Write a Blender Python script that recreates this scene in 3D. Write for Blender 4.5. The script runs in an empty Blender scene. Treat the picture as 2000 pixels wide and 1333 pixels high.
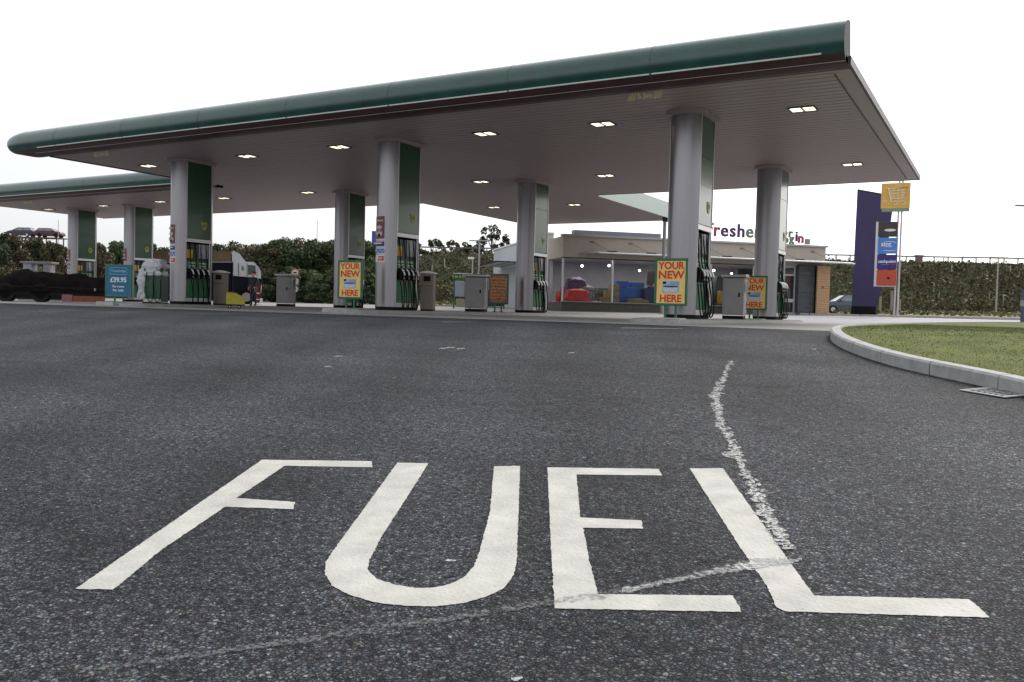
import bpy, bmesh, math, random
import numpy as np
from mathutils import Vector, Matrix
random.seed(7); rng=np.random.default_rng(7)
SC=bpy.context.scene; COL=SC.collection
R=math.radians
# ---------------------------------------------------------------- camera
FPX=1677.95; PITCH=-0.0372352; ROLL=0.0258768; YAW=-0.5201022; EYE=0.25
fw=Vector((math.sin(YAW)*math.cos(PITCH),math.cos(YAW)*math.cos(PITCH),math.sin(PITCH)))
_r0=Vector((math.cos(YAW),-math.sin(YAW),0)); _u0=_r0.cross(fw)
rt=math.cos(ROLL)*_r0+math.sin(ROLL)*_u0; up=-math.sin(ROLL)*_r0+math.cos(ROLL)*_u0
cam=bpy.data.cameras.new('camera'); cam.sensor_width=36; cam.lens=36*FPX/2000; cam.clip_end=2000; cam.clip_start=.05
co=bpy.data.objects.new('camera',cam); COL.objects.link(co); SC.camera=co
M3=Matrix((rt,up,-fw)).transposed(); co.matrix_world=Matrix.Translation((0,0,EYE))@M3.to_4x4()
# ---------------------------------------------------------------- light
SUN_EL=40; SUN_AZ=14   # azimuth from +Y towards +X
SC.view_settings.view_transform='Standard'; SC.view_settings.look='None'; SC.view_settings.gamma=1; SC.view_settings.exposure=0.75
W=bpy.data.worlds.new('World'); SC.world=W; W.use_nodes=True; nt=W.node_tree; nt.nodes.clear()
sky=nt.nodes.new('ShaderNodeTexSky'); sky.sky_type='NISHITA'; sky.sun_disc=False; sky.sun_elevation=R(SUN_EL); sky.sun_rotation=R(SUN_AZ); sky.dust_density=4; sky.air_density=1.2
hs=nt.nodes.new('ShaderNodeHueSaturation'); hs.inputs['Saturation'].default_value=.22
mixw=nt.nodes.new('ShaderNodeMix'); mixw.data_type='RGBA'; mixw.inputs[0].default_value=.36; mixw.inputs[7].default_value=(7.4,7.6,8.0,1)
bg=nt.nodes.new('ShaderNodeBackground'); bg.inputs[1].default_value=.12; wo=nt.nodes.new('ShaderNodeOutputWorld')
nt.links.new(sky.outputs[0],hs.inputs['Color']); nt.links.new(hs.outputs[0],mixw.inputs[6]); nt.links.new(mixw.outputs[2],bg.inputs[0]); nt.links.new(bg.outputs[0],wo.inputs[0])
sl=bpy.data.lights.new('sun','SUN'); sl.energy=1.1; sl.angle=R(22); sl.color=(1,.96,.9)
so=bpy.data.objects.new('sun',sl); COL.objects.link(so)
sd=Vector((math.sin(R(SUN_AZ))*math.cos(R(SUN_EL)),math.cos(R(SUN_AZ))*math.cos(R(SUN_EL)),math.sin(R(SUN_EL))))
so.rotation_euler=sd.to_track_quat('Z','Y').to_euler(); so.location=(20,20,30)
# ---------------------------------------------------------------- terrain height
def G(x,y):
    p=-.85252-.0064213*x+.0674143*y
    t=y-30; r=.0138*(t+math.sqrt(t*t+16))/2
    if y<0: p=max(p,-1.2-.02*y*0)
    k=.025; m=min(p,r); return m-k*math.log(math.exp(-(p-m)/k)+math.exp(-(r-m)/k))
def ray(px,py): return (px-1000)/FPX*rt-(py-666.5)/FPX*up+fw
def gp(px,py,dz=0):
    "point where the sight line through a pixel meets the ground"
    d=ray(px,py); a=.3
    while a<200:
        P=d*a; 
        if P.z+EYE<G(P.x,P.y): break
        a*=1.01
    lo=a/1.01; hi=a
    for _ in range(24):
        m=(lo+hi)/2; P=d*m
        if P.z+EYE<G(P.x,P.y): hi=m
        else: lo=m
    P=d*hi; return Vector((P.x,P.y,G(P.x,P.y)+dz))
def atD(px,py,D): P=ray(px,py)*D; return Vector((P.x,P.y,P.z+EYE))
def atZ(px,py,z): d=ray(px,py); P=d*((z-EYE)/d.z); return Vector((P.x,P.y,z))
def ground_at(px,D):
    P=ray(px,600)*D; return Vector((P.x,P.y,G(P.x,P.y)))
def facing(px): return -YAW-math.atan((px-1000)/FPX)
def onplane(o,ang,px,py):
    "x,z inside a vertical plane through o turned by ang, where the sight line of a pixel meets it"
    d=ray(px,py); u=(math.cos(ang),math.sin(ang)); det=d.x*-u[1]+u[0]*d.y
    k=(o.x*-u[1]+u[0]*o.y)/det; P=d*k; return ((P.x-o.x)*u[0]+(P.y-o.y)*u[1],P.z+EYE-o.z)
ANG=-YAW  # rotation that turns local x to the picture's horizontal
# ---------------------------------------------------------------- materials
MATS={}
def newmat(name):
    m=bpy.data.materials.new(name); m.use_nodes=True; nt=m.node_tree; return m,nt,nt.nodes['Principled BSDF']
def mat(name,col,rough=.6,metal=0,var=.12,scale=6,bump=0,emit=0,spec=.5,coat=0,stretch=(1,1,1),var2=None):
    if name in MATS: return MATS[name]
    m,nt,b=newmat(name); N=nt.nodes; L=nt.links
    tc=N.new('ShaderNodeTexCoord'); mp=N.new('ShaderNodeMapping'); mp.inputs['Scale'].default_value=stretch
    L.new(tc.outputs['Object'],mp.inputs[0])
    no=N.new('ShaderNodeTexNoise'); no.inputs['Scale'].default_value=scale; no.inputs['Detail'].default_value=6; no.inputs['Roughness'].default_value=.65
    L.new(mp.outputs[0],no.inputs['Vector'])
    rp=N.new('ShaderNodeValToRGB'); c=Vector(col[:3]); e=rp.color_ramp.elements
    e[0].position=.3; e[1].position=.72; lo=c*(1-var); hi=(Vector(var2) if var2 else c*(1+var*.7))
    e[0].color=(*lo,1); e[1].color=(min(hi[0],1),min(hi[1],1),min(hi[2],1),1)
    L.new(no.outputs['Fac'],rp.inputs[0]); L.new(rp.outputs[0],b.inputs['Base Color'])
    b.inputs['Roughness'].default_value=rough; b.inputs['Metallic'].default_value=metal; b.inputs['Specular IOR Level'].default_value=spec
    mr=N.new('ShaderNodeMapRange'); mr.inputs['To Min'].default_value=max(rough-.1,.02); mr.inputs['To Max'].default_value=min(rough+.12,1); L.new(no.outputs['Fac'],mr.inputs[0]); L.new(mr.outputs[0],b.inputs['Roughness'])
    if coat: b.inputs['Coat Weight'].default_value=coat
    if emit: L.new(rp.outputs[0],b.inputs['Emission Color']); b.inputs['Emission Strength'].default_value=emit
    if bump:
        bp=N.new('ShaderNodeBump'); bp.inputs['Strength'].default_value=bump; bp.inputs['Distance'].default_value=.02
        L.new(no.outputs['Fac'],bp.inputs['Height']); L.new(bp.outputs[0],b.inputs['Normal'])
    MATS[name]=m; return m
def asphalt():
    m,nt,b=newmat('asphalt'); N=nt.nodes; L=nt.links
    tc=N.new('ShaderNodeTexCoord')
    v=N.new('ShaderNodeTexVoronoi'); v.inputs['Scale'].default_value=66; v.inputs['Randomness'].default_value=1
    dn=N.new('ShaderNodeTexNoise'); dn.inputs['Scale'].default_value=75; dn.inputs['Detail'].default_value=3; L.new(tc.outputs['Object'],dn.inputs['Vector'])
    dm=N.new('ShaderNodeVectorMath'); dm.operation='MULTIPLY_ADD'; dm.inputs[1].default_value=(.02,.02,.02); L.new(dn.outputs['Color'],dm.inputs[0]); L.new(tc.outputs['Object'],dm.inputs[2])
    L.new(dm.outputs[0],v.inputs['Vector'])
    v2=N.new('ShaderNodeTexVoronoi'); v2.feature='DISTANCE_TO_EDGE'; v2.inputs['Scale'].default_value=66; L.new(dm.outputs[0],v2.inputs['Vector'])
    sep=N.new('ShaderNodeSeparateColor'); L.new(v.outputs['Color'],sep.inputs[0])
    cr=N.new('ShaderNodeValToRGB'); e=cr.color_ramp.elements; e[0].position=0; e[0].color=(.018,.02,.022,1); e[1].position=1; e[1].color=(.23,.23,.225,1)
    for p,c in ((.15,(.055,.058,.065,1)),(.38,(.095,.098,.102,1)),(.58,(.125,.102,.108,1)),(.72,(.115,.135,.15,1)),(.86,(.165,.155,.13,1)),(.94,(.185,.19,.195,1))):
        x=e.new(p); x.color=c
    L.new(sep.outputs[0],cr.inputs[0])
    # gaps between the chippings
    gr=N.new('ShaderNodeValToRGB'); g=gr.color_ramp.elements; g[0].position=.0; g[0].color=(.12,.12,.12,1); g[1].position=.36; g[1].color=(1,1,1,1); L.new(v2.outputs['Distance'],gr.inputs[0])
    mx=N.new('ShaderNodeMix'); mx.data_type='RGBA'; mx.blend_type='MULTIPLY'; mx.inputs[0].default_value=.85; L.new(cr.outputs[0],mx.inputs[6]); L.new(gr.outputs[0],mx.inputs[7])
    # broad patches, tyre wear
    mp=N.new('ShaderNodeMapping'); mp.inputs['Rotation'].default_value=(0,0,.5); mp.inputs['Scale'].default_value=(.6,1.3,1); L.new(tc.outputs['Object'],mp.inputs[0])
    n1=N.new('ShaderNodeTexNoise'); n1.inputs['Scale'].default_value=.55; n1.inputs['Detail'].default_value=8; n1.inputs['Roughness'].default_value=.62; L.new(mp.outputs[0],n1.inputs['Vector'])
    r1=N.new('ShaderNodeMapRange'); r1.inputs['From Min'].default_value=.3; r1.inputs['From Max'].default_value=.7; r1.inputs['To Min'].default_value=.6; r1.inputs['To Max'].default_value=1.5; L.new(n1.outputs['Fac'],r1.inputs[0])
    n2=N.new('ShaderNodeTexNoise'); n2.inputs['Scale'].default_value=38; n2.inputs['Detail'].default_value=4; L.new(tc.outputs['Object'],n2.inputs['Vector'])
    r2=N.new('ShaderNodeMapRange'); r2.inputs['From Min'].default_value=.3; r2.inputs['From Max'].default_value=.7; r2.inputs['To Min'].default_value=.45; r2.inputs['To Max'].default_value=1.5; L.new(n2.outputs['Fac'],r2.inputs[0])
    n4=N.new('ShaderNodeTexNoise'); n4.inputs['Scale'].default_value=125; n4.inputs['Detail'].default_value=3; L.new(tc.outputs['Object'],n4.inputs['Vector'])
    r4=N.new('ShaderNodeMapRange'); r4.inputs['From Min'].default_value=.36; r4.inputs['From Max'].default_value=.64; r4.inputs['To Min'].default_value=.4; r4.inputs['To Max'].default_value=1.4; L.new(n4.outputs['Fac'],r4.inputs[0])
    m0=N.new('ShaderNodeMath'); m0.operation='MULTIPLY'; L.new(r1.outputs[0],m0.inputs[0]); L.new(r4.outputs[0],m0.inputs[1])
    mm=N.new('ShaderNodeMath'); mm.operation='MULTIPLY'; L.new(m0.outputs[0],mm.inputs[0]); L.new(r2.outputs[0],mm.inputs[1])
    hv=N.new('ShaderNodeHueSaturation'); hv.inputs['Saturation'].default_value=1.1; L.new(mx.outputs[2],hv.inputs['Color']); L.new(mm.outputs[0],hv.inputs['Value'])
    # light scuffs
    n3=N.new('ShaderNodeTexNoise'); n3.inputs['Scale'].default_value=3.1; n3.inputs['Detail'].default_value=9; n3.inputs['Roughness'].default_value=.8; mp3=N.new('ShaderNodeMapping'); mp3.inputs['Scale'].default_value=(.5,2.2,1); mp3.inputs['Rotation'].default_value=(0,0,-.45); L.new(tc.outputs['Object'],mp3.inputs[0]); L.new(mp3.outputs[0],n3.inputs['Vector'])
    r3=N.new('ShaderNodeMapRange'); r3.inputs['From Min'].default_value=.70; r3.inputs['From Max'].default_value=.78; L.new(n3.outputs['Fac'],r3.inputs[0])
    m3=N.new('ShaderNodeMix'); m3.data_type='RGBA'; m3.inputs[7].default_value=(.3,.3,.29,1); L.new(r3.outputs[0],m3.inputs[0]); L.new(hv.outputs[0],m3.inputs[6])
    # worn wheel paths towards the pumps and dark oil drips
    w=N.new('ShaderNodeTexWave'); w.inputs['Scale'].default_value=.19; w.inputs['Distortion'].default_value=2.2; w.inputs['Detail'].default_value=3; w.inputs['Detail Scale'].default_value=.6; mw=N.new('ShaderNodeMapping'); mw.inputs['Rotation'].default_value=(0,0,-.45); L.new(tc.outputs['Object'],mw.inputs[0]); L.new(mw.outputs[0],w.inputs['Vector'])
    rw=N.new('ShaderNodeMapRange'); rw.inputs['To Min'].default_value=.84; rw.inputs['To Max'].default_value=1.14; L.new(w.outputs['Fac'],rw.inputs[0])
    no5=N.new('ShaderNodeTexNoise'); no5.inputs['Scale'].default_value=1.7; no5.inputs['Detail'].default_value=5; L.new(tc.outputs['Object'],no5.inputs['Vector'])
    r5=N.new('ShaderNodeMapRange'); r5.inputs['From Min'].default_value=.27; r5.inputs['From Max'].default_value=.36; r5.inputs['To Min'].default_value=.6; r5.inputs['To Max'].default_value=1; L.new(no5.outputs['Fac'],r5.inputs[0])
    mw2=N.new('ShaderNodeMath'); mw2.operation='MULTIPLY'; L.new(rw.outputs[0],mw2.inputs[0]); L.new(r5.outputs[0],mw2.inputs[1])
    cb3=N.new('ShaderNodeCombineColor'); 
    for ii,kk in enumerate((.95,.99,1.07)):
        mk=N.new('ShaderNodeMath'); mk.operation='MULTIPLY'; mk.inputs[1].default_value=kk; L.new(mw2.outputs[0],mk.inputs[0]); L.new(mk.outputs[0],cb3.inputs[ii])
    m6=N.new('ShaderNodeMix'); m6.data_type='RGBA'; m6.blend_type='MULTIPLY'; m6.inputs[0].default_value=1; L.new(m3.outputs[2],m6.inputs[6]); L.new(cb3.outputs[0],m6.inputs[7]); L.new(m6.outputs[2],b.inputs['Base Color'])
    b.inputs['Roughness'].default_value=.8; b.inputs['Specular IOR Level'].default_value=.22
    hgt=N.new('ShaderNodeMath'); hgt.operation='MULTIPLY'; mrh=N.new('ShaderNodeMapRange'); mrh.inputs['From Max'].default_value=.22; L.new(v2.outputs['Distance'],mrh.inputs[0])
    L.new(mrh.outputs[0],hgt.inputs[0]); ad=N.new('ShaderNodeMath'); ad.operation='ADD'; ad.inputs[1].default_value=.35; L.new(sep.outputs[1],ad.inputs[0]); L.new(ad.outputs[0],hgt.inputs[1])
    bp=N.new('ShaderNodeBump'); bp.inputs['Strength'].default_value=1; bp.inputs['Distance'].default_value=.009; L.new(hgt.outputs[0],bp.inputs['Height']); L.new(bp.outputs[0],b.inputs['Normal'])
    MATS['asphalt']=m; return m
def paint(name,col,thr,cut=.0,sc=55,alpha=False,cov=.5,fade=False):
    m,nt,b=newmat(name); N=nt.nodes; L=nt.links; tc=N.new('ShaderNodeTexCoord')
    n=N.new('ShaderNodeTexNoise'); n.inputs['Scale'].default_value=sc; n.inputs['Detail'].default_value=6; n.inputs['Roughness'].default_value=.7; L.new(tc.outputs['Object'],n.inputs['Vector'])
    n2=N.new('ShaderNodeTexNoise'); n2.inputs['Scale'].default_value=7; n2.inputs['Detail'].default_value=8; L.new(tc.outputs['Object'],n2.inputs['Vector'])
    cr=N.new('ShaderNodeValToRGB'); e=cr.color_ramp.elements; e[0].position=.3; e[1].position=.7; e[0].color=(*[c*.72 for c in col],1); e[1].color=(*col,1); L.new(n2.outputs['Fac'],cr.inputs[0])
    r=N.new('ShaderNodeMapRange'); r.inputs['From Min'].default_value=thr; r.inputs['From Max'].default_value=thr+.05; L.new(n.outputs['Fac'],r.inputs[0])
    v=N.new('ShaderNodeTexVoronoi'); v.inputs['Scale'].default_value=62; L.new(tc.outputs['Object'],v.inputs['Vector'])
    bp=N.new('ShaderNodeBump'); bp.inputs['Strength'].default_value=.35; bp.inputs['Distance'].default_value=.005; L.new(v.outputs['Distance'],bp.inputs['Height']); L.new(bp.outputs[0],b.inputs['Normal'])
    if not alpha:
        mx=N.new('ShaderNodeMix'); mx.data_type='RGBA'; L.new(r.outputs[0],mx.inputs[0]); L.new(cr.outputs[0],mx.inputs[6]); mx.inputs[7].default_value=(.1,.1,.095,1); L.new(mx.outputs[2],b.inputs['Base Color'])
    else:
        L.new(cr.outputs[0],b.inputs['Base Color'])
        r.inputs['From Min'].default_value=cov-.06; r.inputs['From Max'].default_value=cov+.06
        if fade:
            at=N.new('ShaderNodeAttribute'); at.attribute_name='fade'; ma=N.new('ShaderNodeMath'); ma.operation='MULTIPLY_ADD'; ma.inputs[1].default_value=.42; L.new(at.outputs['Fac'],ma.inputs[0]); sb2=N.new('ShaderNodeMath'); sb2.operation='SUBTRACT'; sb2.inputs[1].default_value=.42; L.new(n.outputs['Fac'],sb2.inputs[0]); L.new(sb2.outputs[0],ma.inputs[2]); L.new(ma.outputs[0],r.inputs[0])
            r.inputs['From Min'].default_value=cov-.10; r.inputs['From Max'].default_value=cov+.12; r.inputs['To Max'].default_value=.72
        L.new(r.outputs[0],b.inputs['Alpha'])
    b.inputs['Roughness'].default_value=.75
    MATS[name]=m; return m
def leafmat(name,cols,rough=.7):
    m,nt,b=newmat(name); N=nt.nodes; L=nt.links
    g=N.new('ShaderNodeNewGeometry'); cr=N.new('ShaderNodeValToRGB'); e=cr.color_ramp.elements
    tc=N.new('ShaderNodeTexCoord'); n=N.new('ShaderNodeTexNoise'); n.inputs['Scale'].default_value=.35; n.inputs['Detail'].default_value=5; L.new(tc.outputs['Object'],n.inputs['Vector'])
    ad=N.new('ShaderNodeMath'); ad.operation='MULTIPLY_ADD'; ad.inputs[1].default_value=.45; L.new(g.outputs['Random Per Island'],ad.inputs[0])
    mr=N.new('ShaderNodeMapRange'); mr.inputs['From Min'].default_value=.32; mr.inputs['From Max'].default_value=.68; mr.inputs['To Max'].default_value=.6; L.new(n.outputs['Fac'],mr.inputs[0]); L.new(mr.outputs[0],ad.inputs[2])
    L.new(ad.outputs[0],cr.inputs[0]); e[0].position=0; e[0].color=(*cols[0],1); e[1].position=1; e[1].color=(*cols[-1],1)
    for i,c in enumerate(cols[1:-1]): x=e.new((i+1)/(len(cols)-1)); x.color=(*c,1)
    L.new(cr.outputs[0],b.inputs['Base Color']); b.inputs['Roughness'].default_value=rough; b.inputs['Specular IOR Level'].default_value=.2
    MATS[name]=m; return m
def brick(name,c1,c2,mortar,w,h,rough=.8):
    m,nt,b=newmat(name); N=nt.nodes; L=nt.links; tc=N.new('ShaderNodeTexCoord'); mp=N.new('ShaderNodeMapping'); mp.inputs['Rotation'].default_value=(R(90),0,0)
    L.new(tc.outputs['Object'],mp.inputs[0]); br=N.new('ShaderNodeTexBrick'); br.inputs['Scale'].default_value=1; br.inputs['Brick Width'].default_value=w; br.inputs['Row Height'].default_value=h; br.inputs['Mortar Size'].default_value=.006
    br.inputs['Color1'].default_value=(*c1,1); br.inputs['Color2'].default_value=(*c2,1); br.inputs['Mortar'].default_value=(*mortar,1); L.new(mp.outputs[0],br.inputs['Vector']); L.new(br.outputs[0],b.inputs['Base Color']); b.inputs['Roughness'].default_value=rough
    MATS[name]=m; return m
def glassmat(name,col,rough=.05,alpha=.45):
    m,nt,b=newmat(name); b.inputs['Base Color'].default_value=(*col,1); b.inputs['Roughness'].default_value=rough; b.inputs['Alpha'].default_value=alpha; b.inputs['Specular IOR Level'].default_value=.8
    MATS[name]=m; return m
asphalt()
A=MATS['asphalt']
concrete=mat('concrete',(.26,.25,.24),.8,var=.25,scale=1.4,bump=.1)
kerbm=mat('kerb_concrete',(.35,.345,.335),.8,var=.22,scale=9,bump=.15)
pavem=mat('pale_concrete',(.42,.4,.37),.8,var=.2,scale=5)
linepaint=paint('line_paint',(.62,.61,.56),.66)
letterp=paint('letter_paint',(.51,.50,.455),.635,sc=60)
spill=paint('spill_paint',(.5,.5,.48),.5,alpha=True,cov=.50,sc=58)
smear=paint('smear_paint',(.22,.22,.215),.5,alpha=True,cov=.53,sc=62,fade=True)
soffm=mat('soffit_panel',(.46,.37,.385),.45,var=.07,scale=.5,stretch=(1,9,1))
fascg=mat('fascia_green',(.011,.065,.05),.33,var=.3,scale=1.6,coat=.5)
fascd=mat('fascia_underside',(.075,.03,.034),.5,var=.25,scale=2)
gutter=mat('gutter_strip',(.5,.56,.5),.35,var=.1)
trimd=mat('dark_trim',(.06,.04,.045),.5)
palep=mat('pale_green_panel',(.36,.43,.39),.4,var=.06)
silver=mat('brushed_metal',(.33,.315,.33),.32,metal=.8,var=.1,scale=3,stretch=(6,6,.2))
silverl=mat('light_metal',(.62,.61,.62),.35,metal=.4,var=.08)
black=mat('black_rubber',(.007,.007,.008),.6,var=.2,spec=.2)
dark=mat('dark_plinth',(.01,.009,.01),.7,spec=.15)
greenp=mat('column_green',(.012,.075,.03),.24,var=.12,scale=.5,coat=.15)
pgreen=mat('pump_green',(.01,.16,.05),.35,var=.15)
white=mat('white_paint',(.75,.75,.74),.45,var=.05)
cream=mat('cream_render',(.48,.42,.35),.8,var=.08,scale=3)
yellow=mat('logo_yellow',(.42,.38,.08),.5)
sgreen=mat('sign_green',(.012,.13,.06),.35)
syellow=mat('poster_yellow',(.82,.55,.16),.5,var=.08,scale=3)
sred=mat('letter_red',(.55,.04,.025),.5)
pblue=mat('picture_blue',(.28,.45,.60),.4,var=.45,scale=9)
lampm=mat('lamp_glow',(1,.93,.68),.5,var=.02,emit=1.35)
binm=mat('bin_grey',(.27,.26,.26),.45,var=.12,scale=4)
tanm=mat('bin_tan',(.24,.20,.16),.6,var=.15,scale=4)
towerm=mat('tower_purple',(.032,.022,.10),.4,var=.25,scale=.7)
timber=None
# ---------------------------------------------------------------- mesh helpers
def tag(o,label=None,cat=None,group=None,kind=None):
    if label: o['label']=label
    if cat: o['category']=cat
    if group: o['group']=group
    if kind: o['kind']=kind
    return o
def thing(name,label,cat,loc=(0,0,0),rz=0,group=None):
    o=bpy.data.objects.new(name,None); o.empty_display_size=.2; COL.objects.link(o); o.location=loc; o.rotation_euler=(0,0,rz); return tag(o,label,cat,group)
class MB:
    def __init__(s): s.v=[]; s.f=[]; s.mi=[]; s.sm=[]
    def add(s,v,f,mi=0,smooth=False):
        b=len(s.v); s.v+= [tuple(p) for p in v]; s.f+=[tuple(i+b for i in q) for q in f]; s.mi+=[mi]*len(f); s.sm+=[smooth]*len(f); return s
    def box(s,c,d,mi=0,rz=0,rx=0,ry=0,bev=0):
        x,y,z=[k/2 for k in d]
        if bev:
            b=min(bev,x*.9,y*.9,z*.9); bm=bmesh.new(); bmesh.ops.create_cube(bm,size=1); bmesh.ops.scale(bm,vec=d,verts=bm.verts)
            bmesh.ops.bevel(bm,geom=list(bm.edges),offset=b,segments=2,affect='EDGES',profile=.5)
            vs=[v.co.copy() for v in bm.verts]; bm.verts.index_update(); fs=[[v.index for v in f.verts] for f in bm.faces]; bm.free()
        else:
            vs=[Vector((a*x,b*y,e*z)) for a in(-1,1) for b in(-1,1) for e in(-1,1)]; fs=[(0,1,3,2),(4,6,7,5),(0,4,5,1),(2,3,7,6),(0,2,6,4),(1,5,7,3)]
        m=Matrix.Translation(c)
        if rz: m=m@Matrix.Rotation(rz,4,'Z')
        if rx: m=m@Matrix.Rotation(rx,4,'X')
        if ry: m=m@Matrix.Rotation(ry,4,'Y')
        return s.add([m@v for v in vs],fs,mi)
    def cyl(s,a,b,r,r2=None,n=16,mi=0,cap=True):
        a=Vector(a); b=Vector(b); r2=r if r2 is None else r2; d=(b-a).normalized(); q=d.to_track_quat('Z','Y').to_matrix(); vs=[]
        for k in range(n):
            t=2*math.pi*k/n; o=q@Vector((math.cos(t),math.sin(t),0)); vs.append(a+o*r)
        for k in range(n):
            t=2*math.pi*k/n; o=q@Vector((math.cos(t),math.sin(t),0)); vs.append(b+o*r2)
        s.add(vs,[(k,(k+1)%n,(k+1)%n+n,k+n) for k in range(n)],mi,True)
        if cap: s.add(vs,[tuple(range(n-1,-1,-1)),tuple(range(n,2*n))],mi)
        return s
    def tube(s,pts,r,n=8,mi=0,r2=None):
        P=[Vector(p) for p in pts]; vs=[]; m=len(P)
        for i,p in enumerate(P):
            d=(P[min(i+1,m-1)]-P[max(i-1,0)]).normalized(); q=d.to_track_quat('Z','Y').to_matrix(); rr=r if r2 is None else r+(r2-r)*i/(m-1)
            for k in range(n): t=2*math.pi*k/n; vs.append(p+q@Vector((math.cos(t)*rr,math.sin(t)*rr,0)))
        fs=[(i*n+k,i*n+(k+1)%n,(i+1)*n+(k+1)%n,(i+1)*n+k) for i in range(m-1) for k in range(n)]
        s.add(vs,fs,mi,True); s.add(vs,[tuple(range(n-1,-1,-1)),tuple(range((m-1)*n,m*n))],mi); return s
    def prism(s,poly,z0,z1,mi=0):
        n=len(poly); vs=[(x,y,z0) for x,y in poly]+[(x,y,z1) for x,y in poly]
        return s.add(vs,[tuple(range(n-1,-1,-1)),tuple(range(n,2*n))]+[(k,(k+1)%n,(k+1)%n+n,k+n) for k in range(n)],mi)
    def xprof(s,poly,y0,y1,mi=0,smooth=False):
        "polygon in x,z extruded along y"
        n=len(poly); vs=[(x,y0,z) for x,z in poly]+[(x,y1,z) for x,z in poly]
        s.add(vs,[(k,(k+1)%n,(k+1)%n+n,k+n) for k in range(n)],mi,smooth); return s.add(vs,[tuple(range(n-1,-1,-1)),tuple(range(n,2*n))],mi)
    def build(s,name,mats,parent=None,loc=None,rz=0,label=None):
        me=bpy.data.meshes.new(name); me.from_pydata(s.v,[],s.f); 
        if not isinstance(mats,(list,tuple)): mats=[mats]
        for m in mats: me.materials.append(m)
        me.polygons.foreach_set('material_index',s.mi); me.polygons.foreach_set('use_smooth',s.sm)
        bm=bmesh.new(); bm.from_mesh(me); bmesh.ops.recalc_face_normals(bm,faces=bm.faces); bm.to_mesh(me); bm.free(); me.update()
        o=bpy.data.objects.new(name,me); COL.objects.link(o)
        if parent: o.parent=parent
        if loc is not None: o.location=loc
        if rz: o.rotation_euler=(0,0,rz)
        if label: o['label']=label
        return o
def text(name,s,size,loc,mt,parent=None,rot=(R(90),0,0),depth=.003,bold=0,sx=1,align='CENTER',label=None):
    cu=bpy.data.curves.new(name,'FONT'); cu.body=s; cu.size=size; cu.extrude=depth; cu.align_x=align; cu.align_y='CENTER'; cu.offset=bold; cu.resolution_u=3
    t=bpy.data.objects.new(name,cu); me=bpy.data.meshes.new_from_object(t); bpy.data.objects.remove(t)
    for v in me.vertices: v.co.x*=sx
    me.materials.clear(); me.materials.append(mt); o=bpy.data.objects.new(name,me); COL.objects.link(o); o.rotation_euler=rot; o.location=loc
    if parent: o.parent=parent
    if label: o['label']=label
    return o
def copy_tree(o,parent=None):
    c=o.copy(); COL.objects.link(c); c.parent=parent
    for ch in list(o.children): copy_tree(ch,c)
    return c
def struct(name,mb,mats,label=None): return tag(mb.build(name,mats),label,kind='structure')
def inpoly(x,y,P):
    c=False; j=len(P)-1
    for i in range(len(P)):
        if (P[i][1]>y)!=(P[j][1]>y) and x<(P[j][0]-P[i][0])*(y-P[i][1])/(P[j][1]-P[i][1])+P[i][0]: c=not c
        j=i
    return c
def drape(poly,dz,step=.12,jit=0,edge=.03):
    "polygon in x,y laid on the ground: dense outline, triangulated, following the terrain"
    P=[]; n=len(poly)
    for i in range(n):
        a=Vector(poly[i][:2]); b=Vector(poly[(i+1)%n][:2]); L=(b-a).length; k=max(1,int(L/edge))
        for j in range(k):
            p=a.lerp(b,j/k)
            if jit: p=p+Vector((random.gauss(0,jit),random.gauss(0,jit)))
            P.append(p)
    from mathutils.geometry import delaunay_2d_cdt
    xs_=[p.x for p in P]; ys_=[p.y for p in P]; n=len(P); PP=[(p.x,p.y) for p in P]; pts=[p.copy() for p in P]; g=step or .2
    x=min(xs_)+g/2
    while x<max(xs_):
        y=min(ys_)+g/2
        while y<max(ys_):
            if inpoly(x,y,PP): pts.append(Vector((x,y)))
            y+=g
        x+=g
    V,E2,F,_,_,_=delaunay_2d_cdt(pts,[(i,(i+1)%n) for i in range(n)],[],1,1e-6)
    return [(p.x,p.y,G(p.x,p.y)+dz) for p in V],[tuple(f) for f in F]
# ================================================================ ground
mb=MB()
def axis(a,b,fine,lo,hi,coarse):
    r=[]; x=a
    while x<b: r.append(x); x+= fine if lo<=x<hi else coarse
    r.append(b); return r
xs=axis(-400,400,.8,-40,12,20); ys=axis(-40,900,.5,-2,22,12)
ys=sorted(set([y for y in ys]+[24,26,28,30,32,35,38,42,46,50,55,60,70]))
idx={}; vs=[]
for j,y in enumerate(ys):
    for i,x in enumerate(xs): vs.append((x,y,G(x,min(y,130))))
nx=len(xs); fs=[(j*nx+i,j*nx+i+1,(j+1)*nx+i+1,(j+1)*nx+i) for j in range(len(ys)-1) for i in range(nx-1)]
mb.add(vs,fs,0,True); struct('ground',mb,A,'dark chip-textured asphalt apron in front of and around the filling station')
def sheet(name,poly,dz,m,label,n=24):
    "large quad sheet following the ground; poly = 4 corners"
    a,b,c,d=[Vector(p) for p in poly]; vs=[];mb=MB()
    for j in range(n+1):
        for i in range(n+1):
            p=a.lerp(b,i/n).lerp(d.lerp(c,i/n),j/n); vs.append((p.x,p.y,G(p.x,p.y)+dz))
    mb.add(vs,[(j*(n+1)+i,j*(n+1)+i+1,(j+1)*(n+1)+i+1,(j+1)*(n+1)+i) for j in range(n) for i in range(n)],0,True); return struct(name,mb,m,label)
sheet('forecourt',((-80,16.25),(-1.7,16.25),(-1.7,52),(-80,52)),.004,concrete,'pale concrete forecourt slab under the green canopy',60)
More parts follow.
